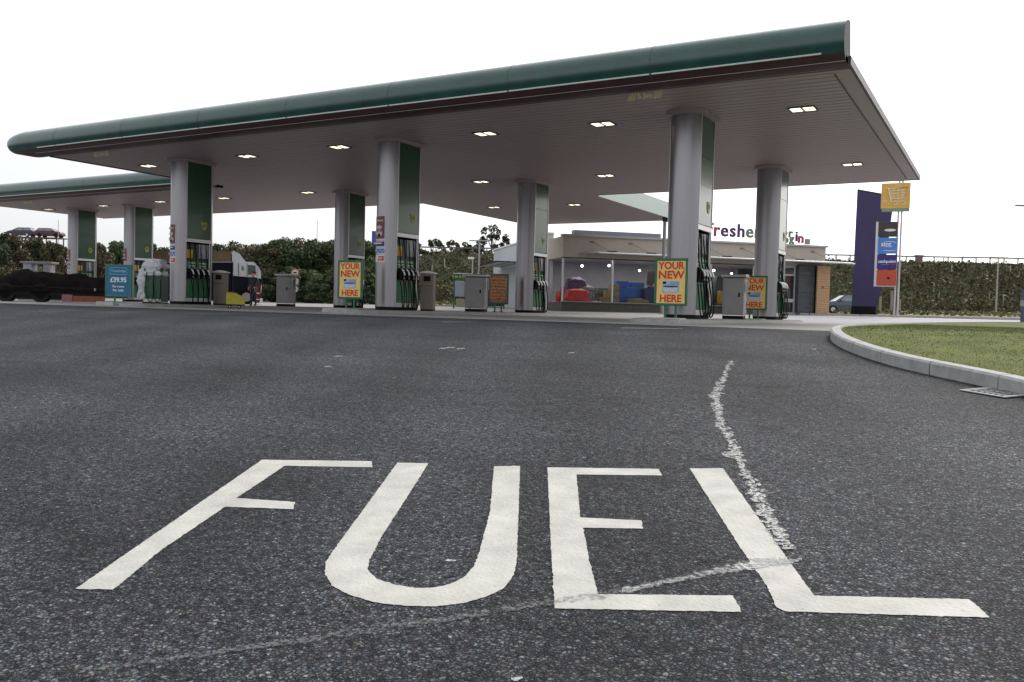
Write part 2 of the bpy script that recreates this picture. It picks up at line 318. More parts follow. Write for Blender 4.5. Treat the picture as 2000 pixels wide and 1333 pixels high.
# white edge lines of the forecourt
mb=MB()
for (x0,x1,y,w) in ((-78,-21.5,16.05,.11),(-21.0,-1.6,16.05,.11)):
    k=40
    for i in range(k):
        a=x0+(x1-x0)*i/k; b=x0+(x1-x0)*(i+1)/k; mb.add([(a,y,G(a,y)+.006),(b,y,G(b,y)+.006),(b,y+w,G(b,y+w)+.006),(a,y+w,G(a,y+w)+.006)],[(0,1,2,3)])
for (px0,py0,px1,py1) in ((215,606,330,606.5),(425,613.5,560,614),(860,630.5,930,630),(1210,642,1330,643.5)):
    a=gp(px0,py0); b=gp(px1,py1); n=Vector((0,.12,0)); mb.add([(p.x,p.y,G(p.x,p.y)+.008) for p in (a,b,b+n,a+n)],[(0,1,2,3)])
struct('lane_lines',mb,linepaint,'thin worn white lines along the edge of the forecourt')
# far access road + pavement kerb to the right
roadm=mat('pale_road',(.27,.26,.28),.75,var=.15,scale=1.2,stretch=(.4,2,1))
sheet('road',((-8,30),(60,30),(90,58),(-12,58.5)),.008,roadm,'pale tarmac access road beyond the lawn',30)
mb=MB(); 
for k in range(60):
    a=Vector((-26,52.6)).lerp(Vector((60,60)),k/60); b=Vector((-26,52.6)).lerp(Vector((60,60)),(k+1)/60-.0006)
    z=G(a.x,a.y); d=(b-a); n=Vector((-d.y,d.x)).normalized()*(3.5 if k<34 else .3)
    mb.add([(a.x,a.y,z-.05),(b.x,b.y,z-.05),(b.x,b.y,z+.13),(a.x,a.y,z+.13),(a.x+n.x,a.y+n.y,z+.14),(b.x+n.x,b.y+n.y,z+.14)],[(0,1,2,3),(3,2,5,4)])
struct('pavement',mb,pavem,'pale concrete kerb and pavement beyond the access road')
# rough grass strip beyond
grassfar=mat('rough_grass',(.10,.13,.04),.9,var=.5,scale=1.5,var2=(.22,.2,.09))
sheet('rough_grass_verge',((-150,56),(80,60.6),(80,105),(-150,105)),.02,grassfar,'strip of rough grass in front of the embankment',40)
# ---- lawn island with kerb
kb=[(1990,640),(2100,700),(2120,800),(2000,775),(1920,755),(1845,739),(1770,722.5),(1710,706),(1668,691),(1640,679),(1624,668),(1620,659),(1630,652.5),(1652,647),(1690,642.5),(1760,638.5),(1850,636.3),(1990,635)]
kp=[gp(*p) for p in kb[3:]]
# smooth the kerb line
def chaik(P,n=2):
    for _ in range(n):
        Q=[P[0]]
        for a,b in zip(P[:-1],P[1:]): Q+= [a.lerp(b,.25),a.lerp(b,.75)]
        P=Q+[P[-1]]
    return P
kp=[p+Vector((0,0,0)) for p in kp]
first=kp[0]+ (kp[0]-kp[1])*8; last=kp[-1]+Vector((7,0.3,0))
kp=chaik([first]+kp+[last],2)
cen=Vector((6,11,0))
def inward(i):
    a=kp[max(i-1,0)]; b=kp[min(i+1,len(kp)-1)]; d=(b-a); n=Vector((-d.y,d.x,0)).normalized()
    if n.dot(cen-kp[i])<0: n=-n
    return n
mb=MB(); prof=[(0,-.08),(0,.105),(.02,.125),(.125,.13),(.135,.06)]
dist=0; lastj=0; rows=[]
for i,p in enumerate(kp):
    n=inward(i); rows.append([(p.x+n.x*a,p.y+n.y*a,G(p.x,p.y)+b) for a,b in prof])
L=[0]
for a,b in zip(kp[:-1],kp[1:]): L.append(L[-1]+(b-a).length)
def lerpr(t):
    i=max(k for k in range(len(L)) if L[k]<=t) if t<L[-1] else len(L)-2
    i=min(i,len(L)-2); u=(t-L[i])/(L[i+1]-L[i]); return [tuple(Vector(a).lerp(Vector(b),u)) for a,b in zip(rows[i],rows[i+1])]
t=0; stone=.915
while t<L[-1]-.05:
    e=min(t+stone-.014,L[-1]); k=5; rr=[lerpr(t+(e-t)*q/k) for q in range(k+1)]; vs=[v for r in rr for v in r]; m=len(prof)
    mb.add(vs,[(q*m+c,(q+1)*m+c,(q+1)*m+c+1,q*m+c+1) for q in range(k) for c in range(m-1)]+[tuple(range(m)),tuple(range(k*m,(k+1)*m))],0); t+=stone
struct('kerb',mb,kerbm,'pale grey concrete kerb curving round the lawn')
inner=[p+inward(i)*.13 for i,p in enumerate(kp)]
poly=[(p.x,p.y) for p in inner]+[(inner[-1].x+1,inner[-1].y-1),(inner[0].x+3,inner[0].y+1)]
lawnm=mat('lawn',(.08,.11,.022),.95,var=.3,scale=1.6,bump=.3,var2=(.16,.165,.05),spec=.1)
v,f=drape(poly,.10,step=.25,edge=.3); mb=MB(); mb.add(v,f,0,True); struct('lawn',mb,lawnm,'mown lawn island behind the kerb')
bl=[]; bf=[]; cnt=0; tries=0
while cnt<60000 and tries<600000:
    tries+=1; x=random.uniform(-2.2,5.5); y=6.2+19*random.random()**1.5
    if x>y*.10+0.7 : continue
    if not inpoly(x,y,poly): continue
    h=random.uniform(.006,.02); a=random.uniform(0,6.28); w=.0025+.0003*y; z=G(x,y)+.095; dx=math.cos(a)*w; dy=math.sin(a)*w; lx=random.gauss(0,.015); ly=random.gauss(0,.015); b=len(bl)
    bl+=[(x-dx,y-dy,z),(x+dx,y+dy,z),(x+lx,y+ly,z+h)]; bf.append((b,b+1,b+2)); cnt+=1
mb=MB(); mb.add(bl,bf); blade=leafmat('grass_blades',[(.085,.13,.024),(.11,.155,.03),(.135,.165,.042),(.18,.18,.07)])
me=bpy.data.meshes.new('grass'); me.from_pydata(bl,[],bf); me.materials.append(blade); o=bpy.data.objects.new('grass',me); COL.objects.link(o); tag(o,'short green and straw-coloured grass of the lawn by the kerb','grass',kind='stuff')
# leaves on the lawn
# ---- drain grate
dc=[gp(1872,764),gp(2012,757),gp(2070,775),gp(1925,779)]
dt=thing('drain_grate','metal slotted drain grate sunk in the asphalt below the kerb','drain',(0,0,0))
a=gp(1872,764); b=gp(1962,779.5); ex=(b-a); ex.z=0; Lx=ex.length; ex.normalize(); ey=Vector((-ex.y,ex.x,0)); 
dt.location=(a.x,a.y,G(a.x,a.y)+.007); dt.rotation_euler=(0,0,math.atan2(ex.y,ex.x)); S=max(.42,min(Lx,.5))
slope=.0674
fr=MB()
for (cx,cy,w,h) in ((S/2,.02,S,.03),(S/2,S-.02,S,.03),(.02,S/2,.03,S-.08),(S-.02,S/2,.03,S-.08)): fr.box((cx,cy,.002),(w,h,.006))
fr.build('frame',mat('grate_grey',(.38,.38,.38),.7,spec=.1),dt)
br=MB()
for k in range(1,8): br.box((S*k/8,S/2,.0015),(.012,S-.08,.003))
for k in range(1,4): br.box((S/2,S*k/4,.001),(S-.08,.010,.002))
br.build('bars',mat('grate_grey',(0,0,0)),dt); MB().box((S/2,S/2,-.001),(S-.06,S-.06,.002)).build('gully',mat('void_black',(.003,.003,.003),1,spec=0),dt)
dt.rotation_euler=(math.atan(.0674*ey.y),-math.atan(.0674*ex.y),math.atan2(ex.y,ex.x))
# ---- FUEL lettering
ft=thing('fuel_lettering','large worn white word FUEL painted on the asphalt in the foreground','road marking',(0,0,0))
def letter(polys,lab):
    mb=MB()
    for P in polys:
        W=[gp(*p) for p in P]; v,f=drape([(w.x,w.y) for w in W],.0025,step=.1,jit=.0013,edge=.012); mb.add(v,f)
    o=mb.build('letter',letterp,ft); o['label']=lab
letter([[(147,1152),(512,899),(726,902),(727,914),(556,911),(462,974),(577,982),(572,996),(440,991),(316,1075),(222,1153)]],'leaning letter F')
def arcp(c,rx,ry,a0,a1,n): return [(c[0]+rx*math.cos(R(a0+(a1-a0)*k/n)),c[1]-ry*math.sin(R(a0+(a1-a0)*k/n))) for k in range(n+1)]
letter([[(776,905),(700,1010),(650,1078),(636,1100),(634,1122),(648,1145),(680,1163),(730,1178),(790,1185),(850,1186),(905,1180),(950,1167),(985,1150),(1003,1125),(1009,1100),(1016,911),(965,912),(957,1000),(935,1085),(925,1108),(905,1130),(880,1142),(845,1150),(810,1150),(770,1143),(735,1132),(718,1115),(722,1094),(745,1050),(790,980),(837,906)]],'rounded letter U')
letter([[(1069,914),(1286,917),(1293,930),(1126,928),(1133,1012),(1253,1018),(1256,1034),(1139,1032),(1152,1100),(1168,1162),(1432,1165),(1449,1197),(1083,1190),(1076,1060)]],'letter E')
letter([[(1347,916),(1412,916),(1590,1165),(1893,1172),(1934,1208),(1536,1196),(1516,1188),(1500,1150),(1440,1062)]],'letter L')
# ---- spilt paint trail
def blob(mb,cx,cy,rx,ry,dz):
    "irregular blob given in photo pixels, laid on the ground"
    c=gp(cx,cy); n=random.randint(7,11); pts=[]
    ax=(gp(cx+rx,cy)-c).length; ay=(gp(cx,cy-ry)-c).length; r0=_r0.xy.normalized(); f0=Vector((-r0.y,r0.x))
    for k in range(n):
        t=6.283*k/n; s=random.uniform(.55,1.15); pts.append(c.xy+r0*ax*s*math.cos(t)+f0*ay*s*math.sin(t))
    b=len(mb.v); mb.add([(p.x,p.y,G(p.x,p.y)+dz) for p in pts]+[(c.x,c.y,G(c.x,c.y)+dz)],[(k,(k+1)%n,n) for k in range(n)])
path=[(1428,706,7),(1420,722,6),(1416,738,7),(1405,750,11),(1400,768,12),(1398,778,11),(1400,795,13),(1404,812,9),(1408,828,15),(1416,842,13),(1424,855,10),(1432,872,12),(1440,890,14),(1448,905,9),(1458,925,11),(1470,955,16),(1485,980,20),(1495,1005,18),(1510,1030,18),(1528,1055,18),(1540,1075,16)]
mb=MB(); zz=.0032
for (x0,y0,w0),(x1,y1,w1) in zip(path[:-1],path[1:]):
    k=int(9+abs(y1-y0)*.9)
    for q in range(k):
        u=random.random(); x=x0+(x1-x0)*u; y=y0+(y1-y0)*u; w=w0+(w1-w0)*u; zz+=.000003; blob(mb,x+random.gauss(0,w*.38),y,random.uniform(.2,.6)*w,random.uniform(1.2,3.2)*(.5+(y-700)/300),zz)
for (x,y,w,h) in ((1428,890,26,8),(1395,775,13,5),(1400,791,17,3),(1505,1098,48,9),(1470,1108,38,8),(880,680,14,1.4),(865,681.5,9,1.2),(900,682,10,1.2),(1590,683,6,1.1),(880,1097,16,2.4),(1010,1328,11,6),(660,697,9,1.2),(640,717,8,1.3),(1118,690,8,1)):
    zz+=.00002; blob(mb,x,y,w,h,zz)
mb.build('paint_splashes',spill); tag(bpy.data.objects['paint_splashes'],'thin broken trail of dried white paint dribbled across the asphalt','paint spill',kind='stuff')
mb=MB(); z2=.0048
sp=[(1566,1096,3),(1530,1100,11),(1490,1103,12),(1440,1110,11),(1380,1122,9),(1320,1136,7),(1250,1150,7),(1180,1163,11),(1080,1178,8),(960,1196,10),(870,1212,9),(760,1228,9),(600,1252,8),(480,1268,8),(330,1290,7),(140,1316,5)]
sp2=[]
for (a,b) in zip(sp[:-1],sp[1:]):
    for q in range(12):
        u=q/12; sp2.append((a[0]+(b[0]-a[0])*u,a[1]+(b[1]-a[1])*u+random.gauss(0,1.2),(a[2]+(b[2]-a[2])*u)*random.uniform(.75,1.15)))
vs=[]; 
for (x,y,w) in sp2:
    for s in (-1.5,-.5,.5,1.5): p=gp(x,y+s*w); vs.append((p.x,p.y,p.z+z2))
n=len(sp2); split=int(12*6.5)
fs=[(4*i+j,4*i+j+1,4*(i+1)+j+1,4*(i+1)+j) for i in range(n-1) for j in range(3)]
mi=[0 if i<split else 1 for i in range(n-1) for j in range(3)]
mb.v=vs; mb.f=fs; mb.mi=mi; mb.sm=[True]*len(fs)
smear2=paint('smear_heavy',(.44,.44,.43),.5,alpha=True,cov=.47,sc=55,fade=True)
ob_=mb.build('paint_smear',[smear2,smear]); fa_=ob_.data.attributes.new('fade','FLOAT','POINT'); fa_.data.foreach_set('value',[0.0 if (i%4) in (0,3) else 1.0 for i in range(len(ob_.data.vertices))]); tag(bpy.data.objects['paint_smear'],'grey smeared paint streak running left under the letters E and L','paint smear',kind='stuff')
# ================================================================ canopy
SZ=5.25
CY0,CY1=17.75,34.0; CX0,CX1=-29.6,-2.9; WX=-49.2; WY=25.6; EX0,EX1,EY=-24.6,-15.5,44.5
can=thing('canopy','huge flat green-fronted forecourt canopy with ribbed pale grey soffit','canopy',(0,0,0))
outline=[(CX1,CY0+.1),(CX1,CY1),(EX1,CY1),(EX1,EY),(EX0,EY),(EX0,CY1),(WX,CY1),(WX,WY+.1),(CX0,WY+.1),(CX0,CY0+.1)]
mb=MB(); mb.prism(outline,SZ,SZ+.12); 
mb.build('soffit',soffm,can)
# soffit ribs: thin joints between panels
mb=MB(); y=CY0+.6
while y<CY1-.1: 
    x0=CX0+.3 if y<WY+.3 else WX+.3
    mb.box(((x0+CX1-.3)/2,y,SZ-.002),(CX1-.3-x0,.022,.006)); y+=.3
while y<EY-.2: mb.box(((EX0+EX1)/2,y,SZ-.002),(EX1-EX0-.4,.022,.006)); y+=.3
mb.build('soffit_joints',mat('joint_grey',(.40,.325,.34),.6),can)
mb=MB(); o2=[(x,y) for x,y in outline]; mb.prism([(CX1-.05,CY0+.5),(CX1-.05,CY1-.05),(EX1-.1,CY1-.05),(EX1-.1,EY-.05),(EX0+.05,EY-.05),(EX0+.05,CY1-.05),(WX+.3,CY1-.05),(WX+.3,WY+.6),(CX0+.05,WY+.6),(CX0+.05,CY0+.6)],SZ+.125,SZ+.3); mb.build('roof_deck',trimd,can)
prof=[(.72,SZ-.004),(.12,SZ-.002),(.02,SZ+.05),(-.06,SZ+.12),(-.06,SZ+.15),(-.12,SZ+.23),(-.15,SZ+.36),(-.14,SZ+.50),(-.08,SZ+.63),(.02,SZ+.73),(.16,SZ+.81),(.34,SZ+.855),(.5,SZ+.87)]
def sweep(xs_,y,name,nose=0):
    "fascia profile run along x; the left end can close in a rounded nose"
    sec=[(x,1.0) for x in xs_]
    if nose: sec+=[(xs_[-1]-nose*math.sin(R(9*k)),max(math.cos(R(9*k))**.6,.05)) for k in range(1,11)]
    mb=MB(); m=len(prof); vs=[]; zc=SZ+.40; oc=.1
    for (x,q) in sec:
        for (o,z) in prof: vs.append((x,y+(oc+(o-oc)*q if q<1 else o),(zc+(z-zc)*q if q<1 else z)))
    mb.v+=vs; k=len(sec)
    for i in range(k-1):
        for j in range(m-1): mb.f.append((i*m+j,(i+1)*m+j,(i+1)*m+j+1,i*m+j+1)); mb.mi.append(1 if j<3 else 0); mb.sm.append(True)
    for i in (0,k-1): mb.add([vs[i*m+j] for j in range(m)],[tuple(range(m))],2)
    if nose: # close the back of the nose
        for i in range(len(xs_)-1,k-1): mb.add([vs[i*m],vs[(i+1)*m],vs[(i+1)*m+m-1],vs[i*m+m-1]],[(0,1,2,3)],2)
    return mb.build(name,[fascg,fascd,mat('fascia_end',(.02,.04,.03),.8)],can)
sweep([CX1-(CX1+30.15)*k/14 for k in range(15)],CY0,'front_fascia',1.0); sweep([-29.75-20*k/10 for k in range(11)],WY,'wing_fascia')
MB().box((CX0-.05,(CY0+WY)/2+.35,SZ+.05),(.1,WY-CY0-.7,.16)).build('edge_trim',fascd,can); MB().box((CX0-.02,(CY0+WY)/2+.35,SZ+.45),(.08,WY-CY0-.7,.6)).build('side_upstand',fascg,can)
# pale gutter strip with joints
def strip(path,name):
    for (x,y) in []: pass
mb=MB(); 
xx=-3.3
while xx>-29.2:
    e=max(xx-3.55,-29.2); MB().box(((xx+e)/2,CY0-.08,SZ+.135),(xx-e-.05,.045,.03)).build('gutter_strip',gutter,can); xx=e
mb=MB(); xx=-30.6
while xx>-48.8:
    e=max(xx-3.9,-48.8); MB().box(((xx+e)/2,WY-.08,SZ+.135),(xx-e-.05,.045,.03)).build('gutter_strip',gutter,can); xx=e
# panel joints on the fascia
m=len(prof)
for x in [-3.3-3.55*k for k in range(1,8)]+[-30.6-3.9*k for k in range(1,5)]:
    mb=MB(); y=CY0 if x>-30 else WY; vs=[(x+dx,y+o-.004,z) for dx in(-.006,.006) for o,z in prof[4:]]; n=m-4; mb.add(vs,[(j,j+1,n+j+1,n+j) for j in range(n-1)],0,True); mb.build('fascia_joint',trimd,can)
# slim edge trims
mb=MB(); mb.box((CX1+.03,(CY0+CY1)/2+.2,SZ+.07),(.06,CY1-CY0-.3,.17)); mb.box(((CX1+EX1)/2,CY1+.03,SZ+.06),(CX1-EX1,.06,.15)); mb.box(((WX+EX0)/2,CY1+.03,SZ+.06),(EX0-WX,.06,.15)); mb.box((EX0-.03,(CY1+EY)/2,SZ+.06),(.06,EY-CY1,.15)); mb.box(((EX0+EX1)/2,EY+.03,SZ+.06),(EX1-EX0,.06,.15)); mb.build('edge_trim',trimd,can)
MB().box((CX1-.35,(CY0+CY1)/2+.3,SZ-.006),(.03,CY1-CY0-1.4,.012)).build('edge_seam',trimd,can)
mb=MB(); mb.box((EX1+.03,(CY1+EY)/2+.05,SZ+.36),(.06,EY-CY1-.1,.80)); mb.build('walkway_fascia',palep,can)
# posts carrying the link canopy
t=thing('steel_post','slim grey steel post holding up the corner of the canopy link by the shop','post',(EX1-.15,43.1,G(EX1-.15,43.1)))
MB().cyl((0,0,0),(0,0,SZ-t.location.z),.09,n=14).build('shaft',mat('post_grey',(.3,.29,.29),.5),t); MB().box((0,0,.01),(.34,.34,.02)).build('base_plate',silver,t); MB().box((.05,.02,SZ-t.location.z-.12),(.3,.25,.22)).build('head_bracket',trimd,t)
# ceiling lights
first=None
LP=[((290,324),'leftmost light of the front row, near the rounded canopy end'),((483,305),'front row light between the first and second columns, nearer the first'),((663,287),'front row light just left of the second big column'),((948,261),'front row light right of the second big column'),((1177,242),'front row light left of the tall right-hand column'),((1568,213),'nearest light at the right end of the canopy'),
((437,387),'thin light beside the head of the leftmost big column'),((601,376),'second row light above the hedge gap'),((940,355),'second row light midway between the middle columns'),((1183,343),'second row light left of the tall right-hand column'),((1665,321),'second row light near the far right canopy corner'),((965,405),'third row light nearest the left slanting edge of the canopy link'),((1122,400),'third row light above the shop corner'),
((95,409),'leftmost light under the left wing'),((202,402),'wing light between the two wing columns'),((313,394),'wing light right of the second wing column')]
for i,((px,py),lab) in enumerate(LP):
    p=atZ(px,py,SZ)
    if first is None:
        t=thing('ceiling_light','lit rectangular canopy light, '+lab,'ceiling light',(p.x,p.y,SZ),0,'lights set in the canopy ceiling')
        mb=MB(); 
        for (cx,cy,w,h) in ((0,.24,.62,.03),(0,-.24,.62,.03),(.3,0,.03,.45),(-.3,0,.03,.45),(0,0,.035,.45)): mb.box((cx,cy,-.012),(w,h,.03))
        mb.build('frame',trimd,t)
        for s in (-1,1): MB().box((s*.152,0,-.004),(.255,.44,.01)).build('diffuser',lampm,t)
        first=t
    else:
        t=copy_tree(first); t.location=(p.x,p.y,SZ); t['label']='lit rectangular canopy light, '+lab
# height signs on the canopy edge
for (x,y,lab) in ((-7.27,18.1,'yellow clearance sign reading 5.3m with hatched ends, left of the tall right column'),(-26.8,18.1,'small hatched clearance sign under the left end of the front canopy'),(-44.3,26.0,'small hatched clearance sign under the left wing of the canopy')):
    t=thing('clearance_sign',lab,'height sign',(x,y+.35,SZ-.10),0,'clearance signs along the canopy edge'); t.rotation_euler=(R(38),0,0)
    mb=MB(); mb.box((0,0,0),(.78,.012,.2)); mb.build('backplate',soffm,t)
    hy=mat('hatch_yellow',(.85,.75,.35),.5)
    for s in (-1,1):
        mb=MB(); [mb.box((s*.31-.07+.035*k,-.009,0),(.016,.004,.2),ry=R(25)) for k in range(5)]; mb.build('hatching',hy,t)
    text('height_figure','5.3m',.17,(0,-.012,0),hy,t,bold=.004,sx=1.05)
# ================================================================ columns
CW=.78; CL=1.6
def capx(s): return CW/2*s
def capy(s): return .24*abs(s)**2.5
def cappoly(front=True,off=0):
    P=[]; 
    for k in range(21):
        s=-1+2*k/20; P.append((capx(s)*(1+off/.39),capy(s)-off))
    if front: return P+[(CW/2+off,.26),(-CW/2-off,.26)]
    return [(x,CL-y) for x,y in P][::-1]+[(-CW/2-off,CL-.26),(CW/2+off,CL-.26)]
def outlinecol(off):
    P=[(capx(-1+2*k/20)*(1+off/.39),capy(-1+2*k/20)-off) for k in range(21)]; return P+[(x,CL-y) for x,y in P[::-1]]
ZB=.12; PANZ=2.48
def make_column(label,logo='shield'):
    t=thing('canopy_column',label,'column',group='canopy columns with pump bays')
    for fr in (True,False):
        mb=MB(); P=cappoly(fr); n=len(P); z0,z1=ZB+.1,SZ-.1
        vs=[(x,y,z0) for x,y in P]+[(x,y,z1) for x,y in P]; mb.add(vs,[(k,(k+1)%n,(k+1)%n+n,k+n) for k in range(n)],0,True); mb.add(vs,[tuple(range(n-1,-1,-1)),tuple(range(n,2*n))],0)
        o=mb.build('cladding',silver,t); o.data.set_sharp_from_angle(angle=R(35)) if hasattr(o.data,'set_sharp_from_angle') else None
    MB().prism([(x*.985,CL/2+(y-CL/2)*.985) for x,y in outlinecol(0)],0,ZB+.1).build('plinth',dark,t)
    mb=MB(); mb.prism(outlinecol(.1),SZ-.1,SZ-.005); mb.build('collar',soffm,t)
    for s in (-1,1):
        g=MB().box((s*(CW/2-.012),CL/2,(PANZ+SZ-.1)/2),(.02,CL-.5,SZ-.1-PANZ)).build('green_panel',greenp,t)
        mb=MB(); mb.box((s*(CW/2-.004),CL/2,(PANZ+SZ)/2+.3),(.006,CL-.5,.012)); mb.build('panel_joint',dark,g)
        mb=MB()
        for yy in (.262,CL-.262): mb.box((s*(CW/2+.004),yy,(PANZ+SZ-.1)/2),(.014,.03,SZ-.1-PANZ))
        mb.build('panel_edge',silverl,g)
        if logo=='shield':
            pts=[(-.12,.14),(.12,.14),(.12,0),(.08,-.11),(0,-.16),(-.08,-.11),(-.12,0)]
        else: pts=[((.16 if k%2 else .10)*math.cos(k*math.pi/12),(.19 if k%2 else .12)*math.sin(k*math.pi/12)) for k in range(24)]
        mb=MB(); n=len(pts); X=s*(CW/2+.004); vs=[(X,CL/2+.22-a*s*-1,2.95+b) for a,b in pts]+[(X+s*.006,CL/2+.22+a*s,2.95+b) for a,b in pts]; mb.add(vs,[tuple(range(n)),tuple(range(n,2*n))]+[(k,(k+1)%n,(k+1)%n+n,k+n) for k in range(n)])
        lg=mb.build('emblem',yellow,g)
        text('emblem_letters','BP',.14,(X+s*.009,CL/2+.22,2.96),mat('emblem_green',(.02,.22,.06),.5),g,rot=(R(90),0,R(90) if s>0 else R(-90)),depth=.002,bold=.006)
        mb=MB(); mb.box((s*(CW/2-.03),CL/2,2.4),(.07,CL-.48,.12)); mb.build('lintel',silverl,t)
    MB().box((0,CL/2,(ZB+.1+PANZ)/2),(.1,CL-.5,PANZ-ZB-.1)).build('bay_wall',dark,t)
    MB().box((0,CL/2,(PANZ+SZ)/2-.05),(CW-.06,CL-.5,SZ-PANZ-.1)).build('core',dark,t)
    return t
def make_pump(label):
    t=thing('fuel_pump',label,'fuel pump',group='fuel pumps in the column bays')
    h=CL-.56; MB().box((.18,0,1.18),(.22,h,2.2),bev=.01).build('housing',mat('pump_dark',(.02,.05,.035),.4),t)
    MB().box((.298,0,.68),(.016,h-.06,.62),bev=.005).build('lower_panel',pgreen,t)
    MB().box((.300,0,.27),(.02,h-.02,.16)).build('kick_plate',mat('kick_white',(.6,.6,.57),.5),t)
    d=MB().box((.30,.0,1.55),(.024,h-.04,.24)).build('display_panel',pgreen,t)
    for k in (-1,1):
        for z_,h_ in ((1.60,.05),(1.50,.04)): MB().box((.316,k*.24,z_),(.01,.3,h_)).build('digit_screen',mat('screen_pale',(.5,.58,.5),.4),d)
    MB().box((.305,.28,2.03),(.012,.42,.5)).build('notice_sheet',mat('sheet_grey',(.42,.42,.46),.5,var=.3,scale=5),t)
    MB().box((.305,-.33,1.92),(.014,.26,.3)).build('price_card',mat('card_orange',(.7,.42,.06),.5,var=.3,scale=12),t)
    for k in range(4):
        y=-.36+k*.235; mb=MB(); mb.box((.375,y,1.22),(.12,.1,.34),ry=R(10),bev=.015); nz=mb.build('nozzle',black,t)
        MB().tube([(.42,y,1.38),(.50,y+.02,1.32),(.54,y+.03,1.2),(.52,y+.03,1.08)],.027,8).build('spout',silverl,nz)
        MB().box((.33,y,1.43),(.05,.09,.035),bev=.01).build('nozzle_cap',silverl,nz)
        pts=[]; y2=y+.02
        for (x,dy,z) in ((.30,.02,2.28),(.345,.02,1.9),(.355,.03,1.5),(.46,.03,1.28),(.50,.02,1.05),(.58,-.04,.7),(.61,-.08,.36),(.55,-.04,.17),(.46,.04,.17),(.40,.1,.36),(.37,.1,.7),(.33,.08,1.0)): pts.append(Vector((x,y2+dy,z)))
        MB().tube(chaik(pts,2),.018,7).build('hose',black,t)
    MB().cyl((.36,h/2-.02,.2),(.36,h/2-.02,2.33),.022,n=10).build('hose_mast',silverl,t)
    return t
cols={'first':(-25.63,20.45),'second':(-16.31,20.45),'third':(-7.04,20.45),'b1':(-25.63,29.08),'b2':(-16.31,29.08),'b3':(-7.04,29.08),'w1':(-45.5,29.4),'w2':(-40.6,29.4)}
clab={'first':'tall column with posters left of a dark green panel, beside the plastic-wrapped pump','second':'tall column with stacked posters and a yellow shield on its green panel, middle of the front row','third':'tallest silver column, nearest the camera at the right of the front row','b1':'rear column standing just left of the poster column in the middle','b2':'rear column behind the red notice board, between the middle and right front columns','b3':'rear column at the right with a blank glossy panel, nearest the shop door','w1':'leftmost column under the far left wing','w2':'second column under the far left wing, behind the blue price board'}
plab={'first':'green-fronted pump in the bay of the leftmost big column','second':'green-fronted pump with orange card in the bay of the middle poster column','third':'pump with four long looping hoses in the nearest right-hand column','b1':'pump behind the yellow board in the rear column left of middle','b2':'green pump with white spouts in the rear column beside the red board','b3':'pump in the rear right column beside the shop door','w1':'pump in the leftmost wing column, above the dark trailer','w2':'pump in the second wing column, behind the blue board'}
base=make_column(clab['first']); base2=make_column(clab['w1'],'sun'); pump=make_pump(plab['first'])
for k,(x,y) in cols.items():
    c=base if k=='first' else base2 if k=='w1' else copy_tree(base2 if k=='w2' else base)
    c.location=(x,y,0); c['label']=clab[k]
    p=pump if k=='first' else copy_tree(pump); p.location=(x,y+CL/2,0); p['label']=plab[k]
# island kerbs
def island(x,y0,y1,lab,w=1.25):
    t=thing('pump_island',lab,'pump island',(x,0,0),0,'raised pump islands'); n=16; P=[]
    for k in range(n+1): a=math.pi*k/n; P.append((-w/2*math.cos(a)*-1*-1,y0+.5-.5*math.sin(a)))
    P=P+[(w/2,y1),(-w/2,y1)]
    MB().prism(P,-.05,ZB-.015).build('kerb_body',kerbm,t); MB().prism([(a*.9,y0+(b-y0)*.985+.06) for a,b in P],ZB-.015,ZB-.002).build('top_slab',concrete,t)
for k,y0,y1,lab in (('first',18.5,32.6,'raised concrete pump island under the leftmost big columns'),('second',18.5,32.6,'raised concrete pump island under the middle columns'),('third',18.5,32.6,'raised concrete pump island under the right-hand columns'),('w1',28,32.2,'raised pump island under the leftmost wing column'),('w2',28,32.2,'raised pump island under the second wing column')):
    island(cols[k][0],y0,y1,lab)
# pale blocks where the boards stand
def plateblock(x,y,lab):
    t=tag(MB().box((0,0,.07),(.95,.5,.14),bev=.015).build('concrete_block',pavem,None,(x,y,0)),lab,'concrete block',group='pale blocks under the sign boards')
